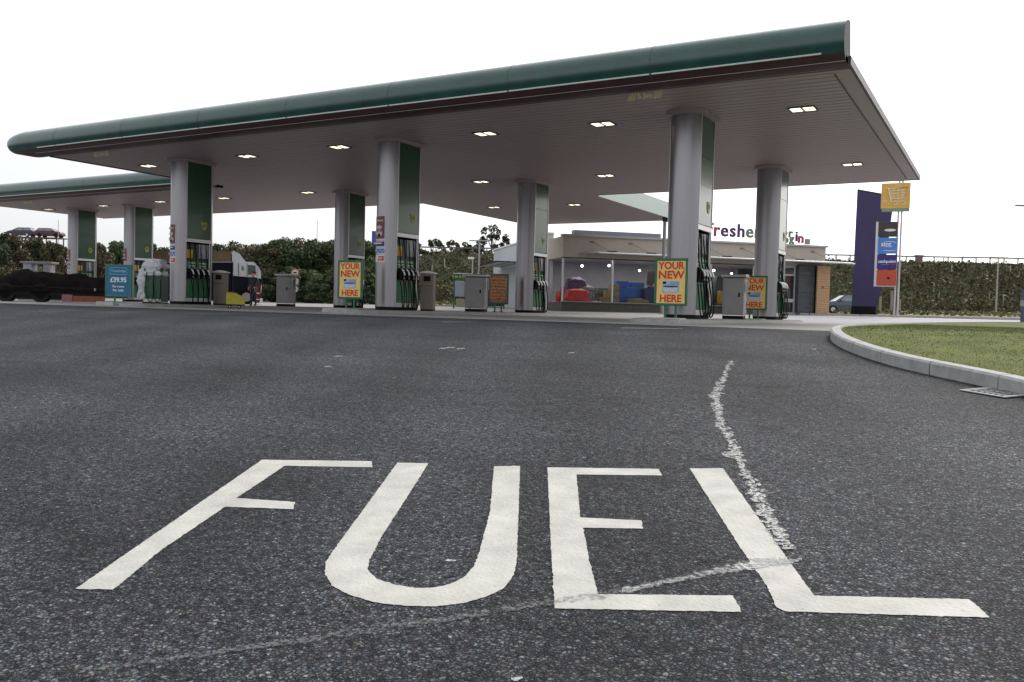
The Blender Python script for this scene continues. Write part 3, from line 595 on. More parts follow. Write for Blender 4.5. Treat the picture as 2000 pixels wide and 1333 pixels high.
# posters on column fronts
def capplate(t,s0,s1,z0,z1,m,name,off=.004,parent=None):
    mb=MB(); n=8; vs=[]
    for z in (z0,z1):
        for k in range(n+1): s=s0+(s1-s0)*k/n; vs.append((capx(s)*(1+off/.39),capy(s)-off,z))
    mb.add(vs,[(k,k+1,n+1+k+1,n+1+k) for k in range(n)]); return mb.build(name,m,parent)
pm_face=mat('poster_maroon',(.10,.02,.03),.4,var=.5,scale=6,var2=(.28,.07,.08)); pm_navy=mat('poster_navy',(.03,.02,.14),.4); pm_blue=mat('poster_blue',(.05,.17,.55),.4,var=.2); pm_red=mat('poster_red',(.55,.03,.03),.4); pm_white=mat('poster_white',(.68,.66,.68),.5)
for key,where,k in (('first','left big column',1),('second','middle front column',1),('w1','leftmost wing column',1),('w2','second wing column',0)):
    x,y=cols[key]
    rows=[('advert_poster',2.22,2.95,pm_face,'maroon poster with pale shapes, top sticker on the '+where),('advert_sticker',2.0,2.19,pm_navy,'navy sticker below the maroon poster on the '+where),('advert_sticker',1.79,1.98,pm_blue,'light blue sticker, third down on the '+where),('advert_sticker',1.56,1.77,pm_red,'white and red sticker, lowest on the '+where)]
    if key=='w2': rows=rows[:1]
    for (nm,z0,z1,m_,lab) in rows:
        t=thing(nm,lab,'sticker' if 'sticker' in nm else 'poster',(x,y,0),0,'adverts stuck on the column fronts')
        bk=capplate(t,-.93,.33,z0,z1,pm_white,'backing',.004,t)
        if m_ is pm_red: capplate(t,-.3,.25,z0+.035,z1-.035,m_,'print',.007,t); text('sticker_text','OPEN',.07,(-.01,-.012,(z0+z1)/2),white,t) if False else None
        else: capplate(t,-.86,.27,z0+.03,z1-.02,m_,'print',.007,t)
        if m_ is pm_face:
            mb=MB()
            for (cx,cz,a,b) in ((-.09,2.60,.10,.06),(-.14,2.8,.09,.03),(-.0,2.8,.05,.025),(-.09,2.42,.12,.09)):
                n=14; vs=[(cx+a*math.cos(6.283*q/n)*(1+.2*math.sin(3*q)),-.009-.0005*cz,cz+b*math.sin(6.283*q/n)*(1+.2*math.cos(2*q))) for q in range(n)]; mb.add(vs,[tuple(range(n))])
            mb.build('pale_shapes',mat('pale_print',(.55,.46,.46),.5,var=.3,scale=20),t)
            mb=MB()
            for (cx,cz,a,b) in ((-.09,2.36,.055,.045),(-.13,2.48,.02,.022),(-.05,2.48,.02,.022)):
                n=12; vs=[(cx+a*math.cos(6.283*q/n),-.0125,cz+b*math.sin(6.283*q/n)) for q in range(n)]; mb.add(vs,[tuple(range(n))])
            mb.build('dark_shapes',dark,t)
        if m_ is pm_blue:
            mb=MB(); mb.tube([(-.22+.34*q/14,-.012,1.875+.045*math.sin(q*1.0)) for q in range(15)],.009,5); mb.build('white_swirl',white,t)
        if m_ is pm_navy: MB().box((-.13,-.011,2.12),(.3,.004,.03)).build('white_line',white,t)
        if m_ is pm_red:
            mb=MB(); mb.box((-.02,-.013,1.68),(.14,.004,.02)); mb.box((-.02,-.013,1.645),(.1,.004,.012)); mb.build('white_lines',white,t)
# ================================================================ sign boards
def board(loc,rz,label,w=.80,h=1.12,kind='new'):
    t=thing('sign_board',label,'sign board',loc,rz,'free-standing boards at the island ends'); z0=.30; fr=MB(); b=.06
    for (cx,cz,ww,hh) in ((0,z0+h-b/2,w,b),(0,z0+b/2,w,b),(-w/2+b/2,z0+h/2,b,h-2*b),(w/2-b/2,z0+h/2,b,h-2*b)): fr.box((cx,0,cz),(ww,.06,hh),bev=.008)
    gm=sgreen if kind!='hotel' else mat('sign_teal',(.02,.17,.14),.4)
    fr.build('frame',gm,t)
    face={'new':syellow,'hotel':mat('board_blue',(.012,.13,.25),.4,var=.15,scale=2),'red':mat('board_red',(.42,.05,.05),.5,var=.5,scale=14,var2=(.6,.28,.12))}[kind]
    MB().box((0,-.004,z0+h/2),(w-2*b+.01,.03,h-2*b+.01)).build('face',face,t)
    for s in (-1,1):
        lg=MB().box((s*w*.16,.02,z0/2),(.05,.05,z0),bev=.006).build('leg',gm,t); MB().box((s*w*.16,.02,.012),(.13,.2,.024)).build('foot',gm,lg)
    Y=-.022
    if kind=='new':
        for s_,zz_,sz in (('YOUR',z0+h*.84,.235),('NEW',z0+h*.645,.255),('HERE',z0+h*.15,.24)): text('red_lettering',s_,sz,(0,Y,zz_),sred,t,bold=.007,sx=.95 if s_!='NEW' else 1.05)
        pc=MB().box((0,Y,z0+h*.40),(w*.5,.006,h*.24)).build('picture_card',pblue,t)
        MB().box((0,Y-.005,z0+h*.41),(w*.42,.003,.022)).build('dark_stripe',dark,pc); MB().box((-w*.19,Y-.005,z0+h*.485),(w*.1,.003,.05)).build('dark_corner',dark,pc); MB().box((0,Y-.005,z0+h*.335),(w*.4,.003,.09)).build('pale_patch',mat('card_pale',(.55,.6,.7),.5,var=.3,scale=14),pc)
    elif kind=='hotel':
        wb=mat('sign_white',(.75,.82,.85),.5)
        text('hotel_name','Travelodge',.125,(0,Y,z0+h*.80),mat('sign_pale_blue',(.25,.5,.75),.5),t,bold=.002); fr=MB()
        for (cx,cz,ww,hh) in ((0,z0+h*.9,w*.64,.012),(0,z0+h*.7,w*.64,.012),(-w*.32,z0+h*.8,.012,h*.2),(w*.32,z0+h*.8,.012,h*.2)): fr.box((cx,Y,cz),(ww,.004,hh))
        fr.build('name_frame',mat('sign_pale_blue',(0,0,0)),t)
        text('price','£39.95',.235,(0,Y,z0+h*.52),wb,t,bold=.006,sx=.98); text('small_print','Per room',.115,(0,Y,z0+h*.32),wb,t,bold=.002); text('small_print','Per night',.115,(0,Y,z0+h*.2),wb,t,bold=.002)
    else:
        ink=mat('faded_yellow',(.6,.4,.16),.5,var=.4,scale=18); mb=MB()
        for r_ in range(7):
            x=-w*.36
            while x<w*.33: l=random.uniform(.04,.13); mb.box((x+l/2,Y,z0+h*(.84-.105*r_)+random.uniform(-.01,.01)),(l,.004,random.uniform(.03,.06)),ry=random.uniform(-.5,.5)); x+=l+.03
            mb.build('faded_lettering',ink,t); mb=MB()
    return t
board((-6.86,19.45,ZB),-ANG*0+R(4),'nearest yellow board YOUR NEW HERE in green frame, by the tall right column')
board((-16.55,19.35,ZB),R(12),'yellow board YOUR NEW HERE in a green frame, left of the middle poster column')
board((-7.15,28.35,ZB),R(3),'farther yellow board YOUR NEW HERE, half hidden by the grey bin at the right',w=.84,h=1.12)
board((-16.75,28.1,ZB),R(12),'faded red notice board beside the rear middle column',w=.82,h=1.15,kind='red')
board((-27.0,19.3,ZB-.1),R(20),'blue-green board priced £39.95 beside the plastic-wrapped pump',w=1.02,h=1.13,kind='hotel')
for (x,y,l) in ((-6.9,19.1,'pale block under the nearest yellow board'),(-16.6,19.0,'pale block under the yellow board left of the middle column'),(-7.2,28.0,'pale block under the farther yellow board'),(-27,19.0,'pale block under the blue-green price board')): plateblock(x,y,l)
# ================================================================ bins / service units
def service_bin(loc,rz,label,w=.62,d=.5,h=1.3,m=binm):
    t=thing('service_bin',label,'forecourt bin',loc,rz,'grey service bins on the pump islands')
    MB().box((0,0,.62+.05),(w,d,h-.2),bev=.02).build('body',m,t); MB().box((0,0,.05),(w*.97,d*.97,.1)).build('base',dark,t)
    MB().box((0,0,h-.02),(w+.12,d+.12,.1),bev=.02).build('lid',silver,t)
    MB().box((0,-d/2-.006,.65),(w*.8,.012,h*.68),bev=.004).build('door',m,t); MB().box((w*.28,-d/2-.018,.72),(.05,.02,.12),bev=.005).build('latch',dark,t)
    MB().box((w/2+.01,.02,.95),(.02,d*.6,.28)).build('towel_box',mat('box_green',(.02,.1,.05),.5),t)
    mb=MB(); 
    for s in (-1,1): mb.box((w/2+.03,s*d*.3,1.0),(.03,.03,.42))
    mb.build('lid_posts',silverl,t); return t
b0=service_bin((-25.63,26.0,ZB),R(16),'grey square bin with green box on its side, standing alone between the left columns')
for loc,r_,l,h in (((-16.4,26.0,ZB),R(20),'grey bin in front of the green-topped kiosks, left of the red board',1.15),((-7.04,25.6,ZB),R(6),'grey bin to the right of the looping pump hoses',1)):
    c=copy_tree(b0); c.location=loc; c.rotation_euler=(0,0,r_); c['label']=l; c.scale=(h,h,1.0)
def tan_bin(loc,rz,label):
    t=thing('litter_bin',label,'litter bin',loc,rz,'tan litter bins behind the front columns')
    MB().box((0,0,.62),(.42,.42,1.16),bev=.02).build('body',tanm,t); MB().box((0,0,.03),(.4,.4,.06)).build('base',dark,t)
    mb=MB(); mb.xprof([(-.25,1.2),(.25,1.2),(.25,1.235),(0,1.29),(-.25,1.235)],-.24,.24); mb.build('lid',white,t); MB().box((0,-.213,1.03),(.22,.012,.17)).build('opening',black,t); MB().box((0,-.215,.8),(.42,.006,.012)).build('seam',dark,t); return t
tan_bin((-25.5,22.5,ZB),R(24),'tan litter bin with white lid, right of the leftmost big column'); c=tan_bin((-16.2,22.75,ZB),R(24),'tan litter bin with white lid, right of the middle poster column')
# yellow covered trolley
P=ground_at(459,31); t=thing('yellow_cart','rounded yellow covered cart on small wheels next to the tan bin','cart',(P.x,P.y,P.z),facing(470)); t.scale=(.72,.8,.78)
ym=mat('cart_yellow',(.48,.42,.03),.45,var=.2,scale=5)
prof2=[(-.42,.2),(.48,.2),(.47,.34),(.40,.48),(.28,.6),(.1,.68),(-.12,.7),(-.42,.7)]
mb=MB(); mb.xprof(prof2,-.25,.25,0,False); mb.build('cover',ym,t); MB().box((0,0,.17),(.95,.5,.05)).build('chassis',black,t)
mb=MB(); mb.xprof([(-.44,.7),(-.1,.7),(.1,.68),(.1,.71),(-.1,.73),(-.44,.73)],-.26,.26); mb.build('rim',ym,t)
for sx in (-.25,.2):
    for sy in (-.22,.22): w_=MB().cyl((sx,sy-.03,.085),(sx,sy+.03,.085),.085,n=14).build('wheel',black,t); MB().cyl((sx,sy-.034,.085),(sx,sy+.034,.085),.035,n=10).build('hub',silverl,w_)
# shrink-wrapped pump
t=thing('wrapped_pump','out-of-use fuel pump bundled in crumpled white plastic sheet, green lower panel showing','fuel pump',(-28.35,21.75,.0),R(20))
MB().box((.12,0,.82),(.72,.5,1.3),bev=.02).build('housing',mat('pump_dark',(0,0,0)),t); MB().box((.12,-.256,.66),(.68,.014,.72)).build('lower_panel',mat('dull_green',(.02,.10,.05),.5,var=.5,scale=7),t); MB().box((.12,-.256,.22),(.7,.02,.12)).build('kick_plate',mat('kick_white',(0,0,0)),t)
MB().box((0.1,0,.08),(.75,.52,.16)).build('base',dark,t)
bm=bmesh.new(); bmesh.ops.create_icosphere(bm,subdivisions=5,radius=1)
from mathutils import noise
for v in bm.verts:
    c=v.co.copy(); q=max(abs(c.x),abs(c.y),abs(c.z)); e=c/(q**.65); n_=noise.noise(Vector((c.x*2.2,c.y*3,c.z*6)))*.10+noise.noise(c*9)*.05+.10*math.sin(e.z*7)*(1 if abs(c.x)>.4 else .2)
    e=e*(1+n_); v.co=Vector((e.x*.42,e.y*.30,e.z*.34+1.46))
wrapm=mat('plastic_sheet',(.62,.63,.66),.3,var=.2,scale=9,bump=.4)
me=bpy.data.meshes.new('top_wrap'); bm.to_mesh(me); me.materials.append(wrapm); [setattr(p,'use_smooth',True) for p in me.polygons]; o=bpy.data.objects.new('top_wrap',me); COL.objects.link(o); o.parent=t; o.location=(.1,0,0)
for v in bm.verts: v.co=Vector(((v.co.x)*.42-.34,v.co.y*1.0,(v.co.z-1.46)*1.95+.82))
me=bpy.data.meshes.new('side_wrap'); bm.to_mesh(me); me.materials.append(wrapm); [setattr(p,'use_smooth',True) for p in me.polygons]; o=bpy.data.objects.new('side_wrap',me); COL.objects.link(o); o.parent=t; bm.free()
for k in (0,1): MB().tube(chaik([Vector((-.1+.3*k,-.28,1.35)),Vector((-.12+.3*k,-.33,.8)),Vector((-.05+.3*k,-.34,.3)),Vector((.1+.3*k,-.32,.12)),Vector((.2+.3*k,-.3,.4)),Vector((.15+.3*k,-.27,1.0))],2),.014,7).build('hose',black,t)
# security camera on first column
t=thing('security_camera','small dark camera on the side of the leftmost big column','camera',(-25.22,21.95,4.42),0); MB().box((.05,0,.0),(.1,.05,.05)).build('bracket',dark,t); MB().box((.22,.0,0.02),(.26,.1,.09),ry=R(10),bev=.01).build('housing',dark,t)
# ================================================================ shop
SO=Vector((-22,44)); SA=math.atan2(.676,.737); SL=16.7; SD=20; SH=4.5
shop=thing('shop_building','low cream and glass station shop with sweeping awning, dark stone end and white rear wing','shop',(SO.x,SO.y,0),SA)
def sb(name,c,d,m,parent=shop,bev=0,**k): return MB().box(c,d,bev=bev,**k).build(name,m,parent)
inter=mat('interior_wall',(.42,.42,.46),.8,var=.15,scale=.8)
sb('parapet',(SL/2,.15,(3.3+SH)/2),(SL,.3,SH-3.3),cream)
sb('parapet_side',(.15,1.75,(3.3+SH)/2),(.3,2.9,SH-3.3),cream); sb('parapet_cap',(SL/2,.1,SH+.05),(SL+.16,.5,.1),mat('cap_grey',(.42,.42,.4),.5)); sb('parapet_end',(SL-.15,SD/2+.15,SH/2),(.3,SD-.3,SH-.02),cream)
sb('flat_roof',(SL/2,SD/2+.2,3.95),(SL-.62,SD-.6,.12),mat('roof_grey',(.2,.2,.2),.9))
sb('rear_wing_wall',(.15,3.2+8.4,2.42),(.3,16.8,4.84),mat('wing_white',(.5,.51,.54),.6)); sb('wing_cap',(.13,3.2+8.4,4.9),(.4,16.9,.1),white)
sb('back_wall',(SL/2,SD-.15,2),(SL-.6,.3,4.3),inter)
sb('interior_wall',(SL/2-1,6.5,1.8),(SL-3,.2,3.6),inter); sb('ceiling',(SL/2,3.5,3.42),(SL-.7,6,.1),inter); sb('shop_floor',(SL/2,3.6,.27),(SL-.7,6.2,.06),mat('floor_dark',(.1,.1,.1),.6))
brickm=brick('dark_brick',(.10,.09,.08),(.07,.07,.06),(.12,.12,.11),.23,.075)
sb('sill_wall',(6.75,.14,.42),(13.5,.24,.62),brickm); sb('sill',(6.75,.1,.76),(13.5,.36,.06),mat('sill_grey',(.28,.27,.25),.6)); sb('side_sill_wall',(.14,1.7,.42),(.24,2.8,.62),brickm)
stone=brick('dark_stone',(.07,.075,.085),(.11,.115,.12),(.05,.05,.055),.4,.09)
sb('stone_wall',(15.35,-.02,1.78),(1.15,.5,3.2),stone)
# timber end pier
tm=mat('timber_boards',(.50,.31,.16),.55,var=.28,scale=2.5,stretch=(.8,.8,9)); mb=MB()
for k in range(22): mb.box((16.25,-.55,.42+k*.135),(.86,.12,.125),bev=.006)
mb.build('timber_pier',tm,shop); sb('pier_core',(16.25,-.2,1.85),(.8,.56,2.9),dark); sb('pier_lamp',(16.2,-.63,2.05),(.1,.05,.1),mat('small_red',(.3,.05,.04)),bev=.01)
# glazing
wg=glassmat('shop_glass',(.015,.016,.02),.03,.12); fm=silverl
xsM=[.05,3.05,6.1,9.2,12.0,13.45]
for a,b in zip(xsM[:-1],xsM[1:]):
    w_=sb('window',((a+b)/2,.2,2.03),(b-a-.08,.03,2.46),wg)
    sb('mullion',(a+.02,.17,2.03),(.09,.12,2.48),fm,w_)
w_=sb('window',(.18,1.7,2.03),(.03,2.7,2.46),wg); sb('mullion',(.17,3.1,2.03),(.12,.1,2.48),fm,w_)
sb('header',(6.75,.16,3.29),(13.5,.26,.1),mat('header_brown',(.07,.055,.055),.5))
d=sb('door',(14.15,.2,1.52),(1.2,.05,2.35),glassmat('door_glass',(.04,.03,.035),.05,.8))
mb=MB()
for (cx,cz,w,h) in ((13.52,1.8,.1,3.0),(14.76,1.8,.1,3.0),(14.15,2.75,1.2,.1),(14.15,1.2,1.2,.2),(14.15,3.25,1.2,.1),(14.15,.42,1.2,.12)): mb.box((cx,.16,cz),(w,.12,h))
mb.build('door_frame',mat('frame_white',(.62,.6,.63),.4),d); sb('fanlight',(14.15,.22,3.0),(1.2,.03,.42),wg)
# awning
aw=MB(); P=[(1.3,-.35),(1.0,-.1),(1.0,.0),(17.1,0),(18.0,-.25),(18.25,-.55),(18.0,-.95),(17.2,-1.2),(1.7,-1.2)]
aw.prism([(x,y) for x,y in P[::-1]],3.53,3.59); a_=aw.build('awning',mat('awning_grey',(.48,.48,.52),.3,metal=.3,var=.15),shop)
mb=MB(); mb.tube([(1.7,-1.22,3.52),(17.2,-1.22,3.52),(17.8,-1.08,3.52),(18.2,-.75,3.52),(18.27,-.5,3.53),(18.05,-.22,3.54)],.055,8); mb.build('awning_rail',silverl,a_)
for k in range(7):
    x=2.6+k*2.35; mb=MB(); mb.tube([(x-.9,-.02,4.22),(x,-.95,3.62)],.018,6); r_=mb.build('tie_rod',mat('rod_brown',(.25,.2,.17),.5),a_); MB().box((x,-1.0,3.63),(.5,.28,.05)).build('rod_plate',dark,r_); MB().box((x-.9,-.02,4.22),(.24,.04,.09)).build('wall_bracket',mat('rod_brown',(0,0,0)),r_)
# sign box behind the parapet
t2=sb('roof_sign_box',(3.6,1.2,4.78),(5.4,.5,.34),mat('signbox_grey',(.22,.22,.26),.5))
mb=MB(); mb.box((-1.0,13.5,3.42),(1.7,7.5,.03)); sa=mb.build('wing_awning',mat('frost_pane',(.6,.6,.62),.4),shop)
mb=MB(); [mb.box((-1.0,9.75+k*1.25,3.44),(1.75,.09,.07)) for k in range(7)]; [mb.box((x,13.5,3.44),(.08,7.6,.09)) for x in (-1.87,-1.0,-.14)]; mb.build('wing_awning_frame',dark,sa)
MB().box((-.1,16.0,2.6),(.14,.3,.5)).build('wall_lamp',dark,shop)
# interior lamps
lg=mat('spot_glow',(1,.95,.9),.5,emit=6); 
for n_,(x,y,z) in enumerate(((1.9,2.4,2.95),(3.4,1.8,3.0),(6.0,3.5,2.85),(7.2,1.8,3.0),(9.6,2.6,2.8),(10.2,1.8,2.95),(11.6,2.2,2.8))):
    t=thing('spotlight','lit white spotlight inside the shop window, '+['first','second','third','fourth','fifth','sixth','seventh'][n_]+' from the left','spotlight',shop.matrix_basis@Vector((x,y,z)) if False else (SO.x+x*math.cos(SA)-y*math.sin(SA),SO.y+x*math.sin(SA)+y*math.cos(SA),z),SA,'spotlights inside the shop')
    MB().cyl((0,0,.02),(0,0,3.37-z),.012,n=6).build('stem',dark,t); b_=bmesh.new(); bmesh.ops.create_icosphere(b_,subdivisions=2,radius=.075); me=bpy.data.meshes.new('bulb'); b_.to_mesh(me); b_.free(); me.materials.append(lg); o=bpy.data.objects.new('bulb',me); COL.objects.link(o); o.parent=t
for k_,x in enumerate((2.2,5.6,9.0,12.2)):
    L_=bpy.data.lights.new('shop_lamp','AREA'); L_.energy=42; L_.size=2.0; L_.color=(1,.95,.9); lo_=bpy.data.objects.new('shop_lamp',L_); COL.objects.link(lo_); lo_.location=(SO.x+x*math.cos(SA)-2.6*math.sin(SA),SO.y+x*math.sin(SA)+2.6*math.cos(SA),3.33)
def sloc(x,y,z): return (SO.x+x*math.cos(SA)-y*math.sin(SA),SO.y+x*math.sin(SA)+y*math.cos(SA),z)
# merchandise
FL=.30
def goods(name,label,cat,x,y,parts,group=None,rz=0):
    t=thing(name,label,cat,sloc(x,y,FL),SA+rz,group)
    for nm,c,d,m,bev in parts: MB().box(c,d,bev=bev).build(nm,m,t)
    return t
cm=lambda n,c,**k: mat(n,c,.5,**k)
redm=cm('crate_red',(.75,.015,.01),var=.3,scale=5); bluem=cm('crate_blue',(.015,.14,.6),var=.3,scale=5); navym=cm('crate_navy',(.02,.02,.12)); oliv=cm('sack_olive',(.22,.18,.06),var=.3); tanc=mat('carton_tan',(.40,.28,.12),.5,var=.8,scale=14); yel=cm('shelf_yellow',(.5,.35,.07),var=.2)
def heap(name,label,x,y,w,d,h,m):
    bm=bmesh.new(); bmesh.ops.create_icosphere(bm,subdivisions=4,radius=1)
    for v in bm.verts:
        c=v.co.copy(); q=max(abs(c.x),abs(c.y),abs(c.z)); e=c/(q**.55)*(1+.12*noise.noise(c*2.7+Vector((x,0,0)))); v.co=Vector((e.x*w/2,e.y*d/2,max(e.z,-.8)*h/2+h*.4))
    me=bpy.data.meshes.new(name); bm.to_mesh(me); bm.free(); me.materials.append(m); [setattr(p,'use_smooth',True) for p in me.polygons]
    o=bpy.data.objects.new(name,me); COL.objects.link(o); o.location=sloc(x,y,FL); o.rotation_euler=(0,0,SA); tag(o,label,'goods')
def stockmat(name,sc,sat=1.0,val=1.0):
    m,nt,b=newmat(name); N=nt.nodes; L=nt.links; tc=N.new('ShaderNodeTexCoord'); mp=N.new('ShaderNodeMapping'); mp.inputs['Scale'].default_value=(1,1,1.6); L.new(tc.outputs['Object'],mp.inputs[0]); v=N.new('ShaderNodeTexVoronoi'); v.distance='CHEBYCHEV'; v.inputs['Scale'].default_value=sc; v.inputs['Randomness'].default_value=.6; L.new(mp.outputs[0],v.inputs['Vector'])
    h=N.new('ShaderNodeHueSaturation'); h.inputs['Saturation'].default_value=sat; h.inputs['Value'].default_value=val; L.new(v.outputs['Color'],h.inputs['Color']); L.new(h.outputs[0],b.inputs['Base Color']); b.inputs['Roughness'].default_value=.5; return m
stk=stockmat('mixed_stock',9,.8,.6); stk2=stockmat('small_stock',16,.7,.5)
for k_,(x_,y_,w_,h_) in enumerate(((2.0,2.1,2.9,1.35),(5.2,2.4,2.9,1.2),(8.6,2.1,3.0,1.45),(11.8,2.0,2.6,1.5))):
    t=thing('shelf_unit','shop shelf unit packed with mixed coloured goods, '+['first','second','third','fourth'][k_]+' from the left','shelving',sloc(x_,y_,FL),SA,'shop shelving')
    MB().box((0,0,h_/2),(w_,.5,h_),bev=.01).build('carcass',mat('shelf_grey',(.25,.25,.26),.5),t)
    for q in range(3): MB().box((0,-.3,.28+q*h_*.31),(w_*.95,.14,h_*.22)).build('stock_row',stk if (q+k_)%2 else stk2,t)
heap('red_bag','bulging bright red bag just inside the left end of the shop window',1.15,.85,1.5,.8,1.35,redm)
heap('red_sack','red sack seen through the side glass round the shop corner',.75,2.2,.9,.9,1.3,redm)
heap('purple_bundle','dark purple bundle heaped behind the red bag',1.3,1.6,1.4,.7,2.1,cm('bundle_purple',(.09,.04,.14),var=.4,scale=8))
heap('striped_bag','blue and orange patterned bag above the red bag',1.9,1.4,1.0,.5,1.6,stockmat('bag_pattern',12,.9,.5))
heap('olive_sack','olive sack in front of the blue crates in the shop window',4.85,.75,1.5,.6,.85,oliv)
goods('carton_stack','tan patterned cartons stacked beside the blue crates','cartons',3.15,1.1,[('carton',(0,0,.3+.22),(1.2,.6,.44),tanc,.02),('carton',(.2,0,.97),(.8,.6,.42),tanc,.02),('carton',(.35,0,1.4),(.55,.5,.4),cm('carton_olive',(.3,.27,.1),var=.4,scale=12),.02),('lower_tray',(-.3,-.35,.25),(.9,.3,.3),cm('tray_maroon',(.2,.03,.03)),.02)])
goods('blue_crates','tall stack of bright blue crates in the shop window','crates',4.6,1.5,[('crate',(0,0,.45),(1.7,.6,.62),bluem,.02),('crate',(0,0,1.1),(1.7,.6,.6),bluem,.02),('crate',(-.5,0,1.6),(.75,.6,.36),bluem,.02),('crate',(.45,0,1.58),(.8,.6,.3),bluem,.02)])
heap('navy_bag','dark navy bag between the blue crates and the magazine rack',5.7,1.0,.9,.6,1.7,navym)
mb=MB(); t=thing('magazine_rack','rack of red and white magazines under a yellow shelf in the shop window','magazine rack',sloc(7.0,.85,FL),SA)
MB().box((0,0,.75),(2.1,.45,1.0),bev=.01).build('rack',cm('rack_dark',(.03,.02,.04)),t); MB().box((0,.1,1.5),(2.1,.4,.3),bev=.01).build('shelf',yel,t)
for r_ in range(3):
    for k in range(6):
        x=-.87+k*.35; MB().box((x,-.26-.03*(2-r_),.42+.3*r_),(.24,.02,.2),rx=R(-12)).build('magazine',cm(['mag_red','mag_white','mag_pink'][(k+r_)%3],[(.6,.05,.04),(.7,.7,.68),(.6,.25,.22)][(k+r_)%3],var=.4,scale=15),t)
goods('mirror_board','dark brown board standing behind the yellow shelf','display board',6.9,2.3,[('panel',(0,0,1.75),(1.7,.08,1.5),cm('panel_brown',(.05,.04,.035),var=.4),.01)])
heap('small_bags','small mottled bags heaped low between the red bag and the cartons',2.35,.8,.9,.5,.6,stockmat('bag_mottle',20,.6,.6))
heap('green_plants','green plants beside the magazine rack',8.2,1.2,.8,.7,1.9,cm('plant_green',(.04,.14,.04),var=.5,scale=9))
goods('orange_drinks','tall display of orange drinks right of the near column pump','drinks display',10.6,.9,[('bottles',(-.35,0,.95),(.3,.35,.85),cm('orange_glow',(.5,.26,.03),var=.5,scale=9),.08),('bottles',(.02,0,.95),(.3,.35,.8),cm('orange_glow',(0,0,0)),.08),('bottles',(.4,0,.95),(.3,.35,.9),cm('orange_glow',(0,0,0)),.08),('plinth',(0,0,.3),(1.3,.4,.6),cm('plinth_brown',(.06,.04,.04)),.02)])
heap('dark_plant','dark leafy plant above the orange drinks',10.5,1.5,.9,.5,2.6,cm('plant_dark',(.03,.05,.03),var=.5,scale=9))
# crates outside the shop
t=thing('blue_crate_stack','blue plastic crates with white marks outside the shop wall','crates',sloc(10.35,-.9,G(-14,50)),SA)
for k in (0,1):
    c=MB().box((0,0,.42+.3*k),(1.15,.5,.28),bev=.02).build('crate',cm('crate_royal',(.05,.05,.3)),t); mb=MB(); [mb.box((-.42+q*.21,-.256,.42+.3*k),(.09,.006,.12)) for q in range(5)]; mb.build('white_marks',white,c)
MB().box((0,0,.14),(1.2,.5,.28)).build('base',binm,t)
# roof letters
rl=thing('roof_lettering','raised purple and red letters of the shop slogan on thin stalks above the roof','sign letters',sloc(0,-.0,0),SA)
pu=mat('letter_purple',(.07,.03,.14),.5,var=.25,scale=5); rd=mat('letter_crimson',(.42,.04,.10),.5,var=.2); gn=mat('letter_greygreen',(.16,.22,.15),.5)
wx=9.02
for ch,m_,w in (('f',rd,.36),('r',rd,.46),('e',pu,.58),('s',pu,.5),('h',pu,.58),('e',gn,.56),('r',gn,.45)):
    text('roof_letter',ch,1.08,(wx+w/2,.4,5.27),m_,rl,depth=.04,bold=.026); wx+=w
for (s_,x,z,sz,m_) in (('t',13.2,4.95,.6,rd),('h',13.5,4.95,.6,rd),('i',13.88,4.9,.6,rd),('o',14.1,5.36,.62,gn),('r',14.5,5.3,.62,gn),('o',14.2,4.92,.6,gn),('g',14.6,4.98,.6,gn),('i',14.92,5.12,.75,pu),('n',15.22,5.02,.72,rd)):
    text('roof_letter',s_,sz*1.15,(x,.4,z),m_,rl,depth=.04,bold=.026)
mb=MB()
for x in (9.5,11.0,12.2,13.6,14.7,15.5): mb.cyl((x,.42,4.5),(x,.42,5.0),.012,n=6)
mb.box((15.68,.42,4.85),(.36,.03,.34)); mb.build('letter_stalks',binm,rl)
# ================================================================ tower and totem
def worldpoly(name,pts,D,thick,m,label,cat,zb=True):
    "real slab whose outline is given where it stands, at distance D facing the road"
    o=ground_at(pts[0][0],D); an=facing(1668); t=thing(name,label,cat,(o.x,o.y,o.z),an)
    L=[]
    for (px,py) in pts:
        L.append(onplane(o,an,px,py))
    return t,L
ANG=YAW*-1
t,L=worldpoly('purple_tower',[(1662.5,615),(1709,615.5),(1722,560),(1734,480),(1742,420),(1747,386),(1722,379.5),(1674.5,371)],57,1.6,towerm,'tall dark purple blade-shaped tower left of the trolley sign','tower')
L[0]=(L[0][0],-.3); L[1]=(L[1][0],-.3)
MB().xprof(L,0,.9).build('body',towerm,t); w0=L[1][0]
MB().box(((L[0][0]+w0)/2,.45,.3),(w0-L[0][0]+.03,.95,.6)).build('plinth',dark,t)
mb=MB(); mb.tube([(L[7][0],0,L[7][1]),(L[6][0],0,L[6][1]),(L[5][0],0,L[5][1])],.05,6); mb.build('top_rail',trimd,t)
# trolley sign with four adverts
Dp=48; o=ground_at(1748,Dp); aS=facing(1735); t=thing('trolley_sign','tall sign post with an orange shopping trolley panel over four stacked advert panels','sign post',(o.x,o.y,o.z),aS)
def lz(px,py,D=Dp):
    return onplane(o,aS,px,py)
def pan(name,x0,y0,x1,y1,m,yoff=0,th=.1,parent=None):
    a=lz(x0,y0); b=lz(x1,y1); return MB().box(((a[0]+b[0])/2,yoff,(a[1]+b[1])/2),(abs(b[0]-a[0]),th,abs(a[1]-b[1])),bev=.01).build(name,m,parent or t)
ptop=lz(1749,350)[1]
for dx in (-.03,.14): MB().cyl((dx,.12,-.1),(dx,.12,ptop),.05,n=12).build('pole',mat('pole_white',(.55,.52,.54),.4),t)
orm=mat('panel_orange',(.72,.42,.08),.45,var=.15,scale=3); tp=pan('trolley_panel',1722,359,1777,407,orm,0,.12); pan('green_strip',1722,407.5,1776,413.5,mat('strip_green',(.2,.3,.2),.5),0,.12)
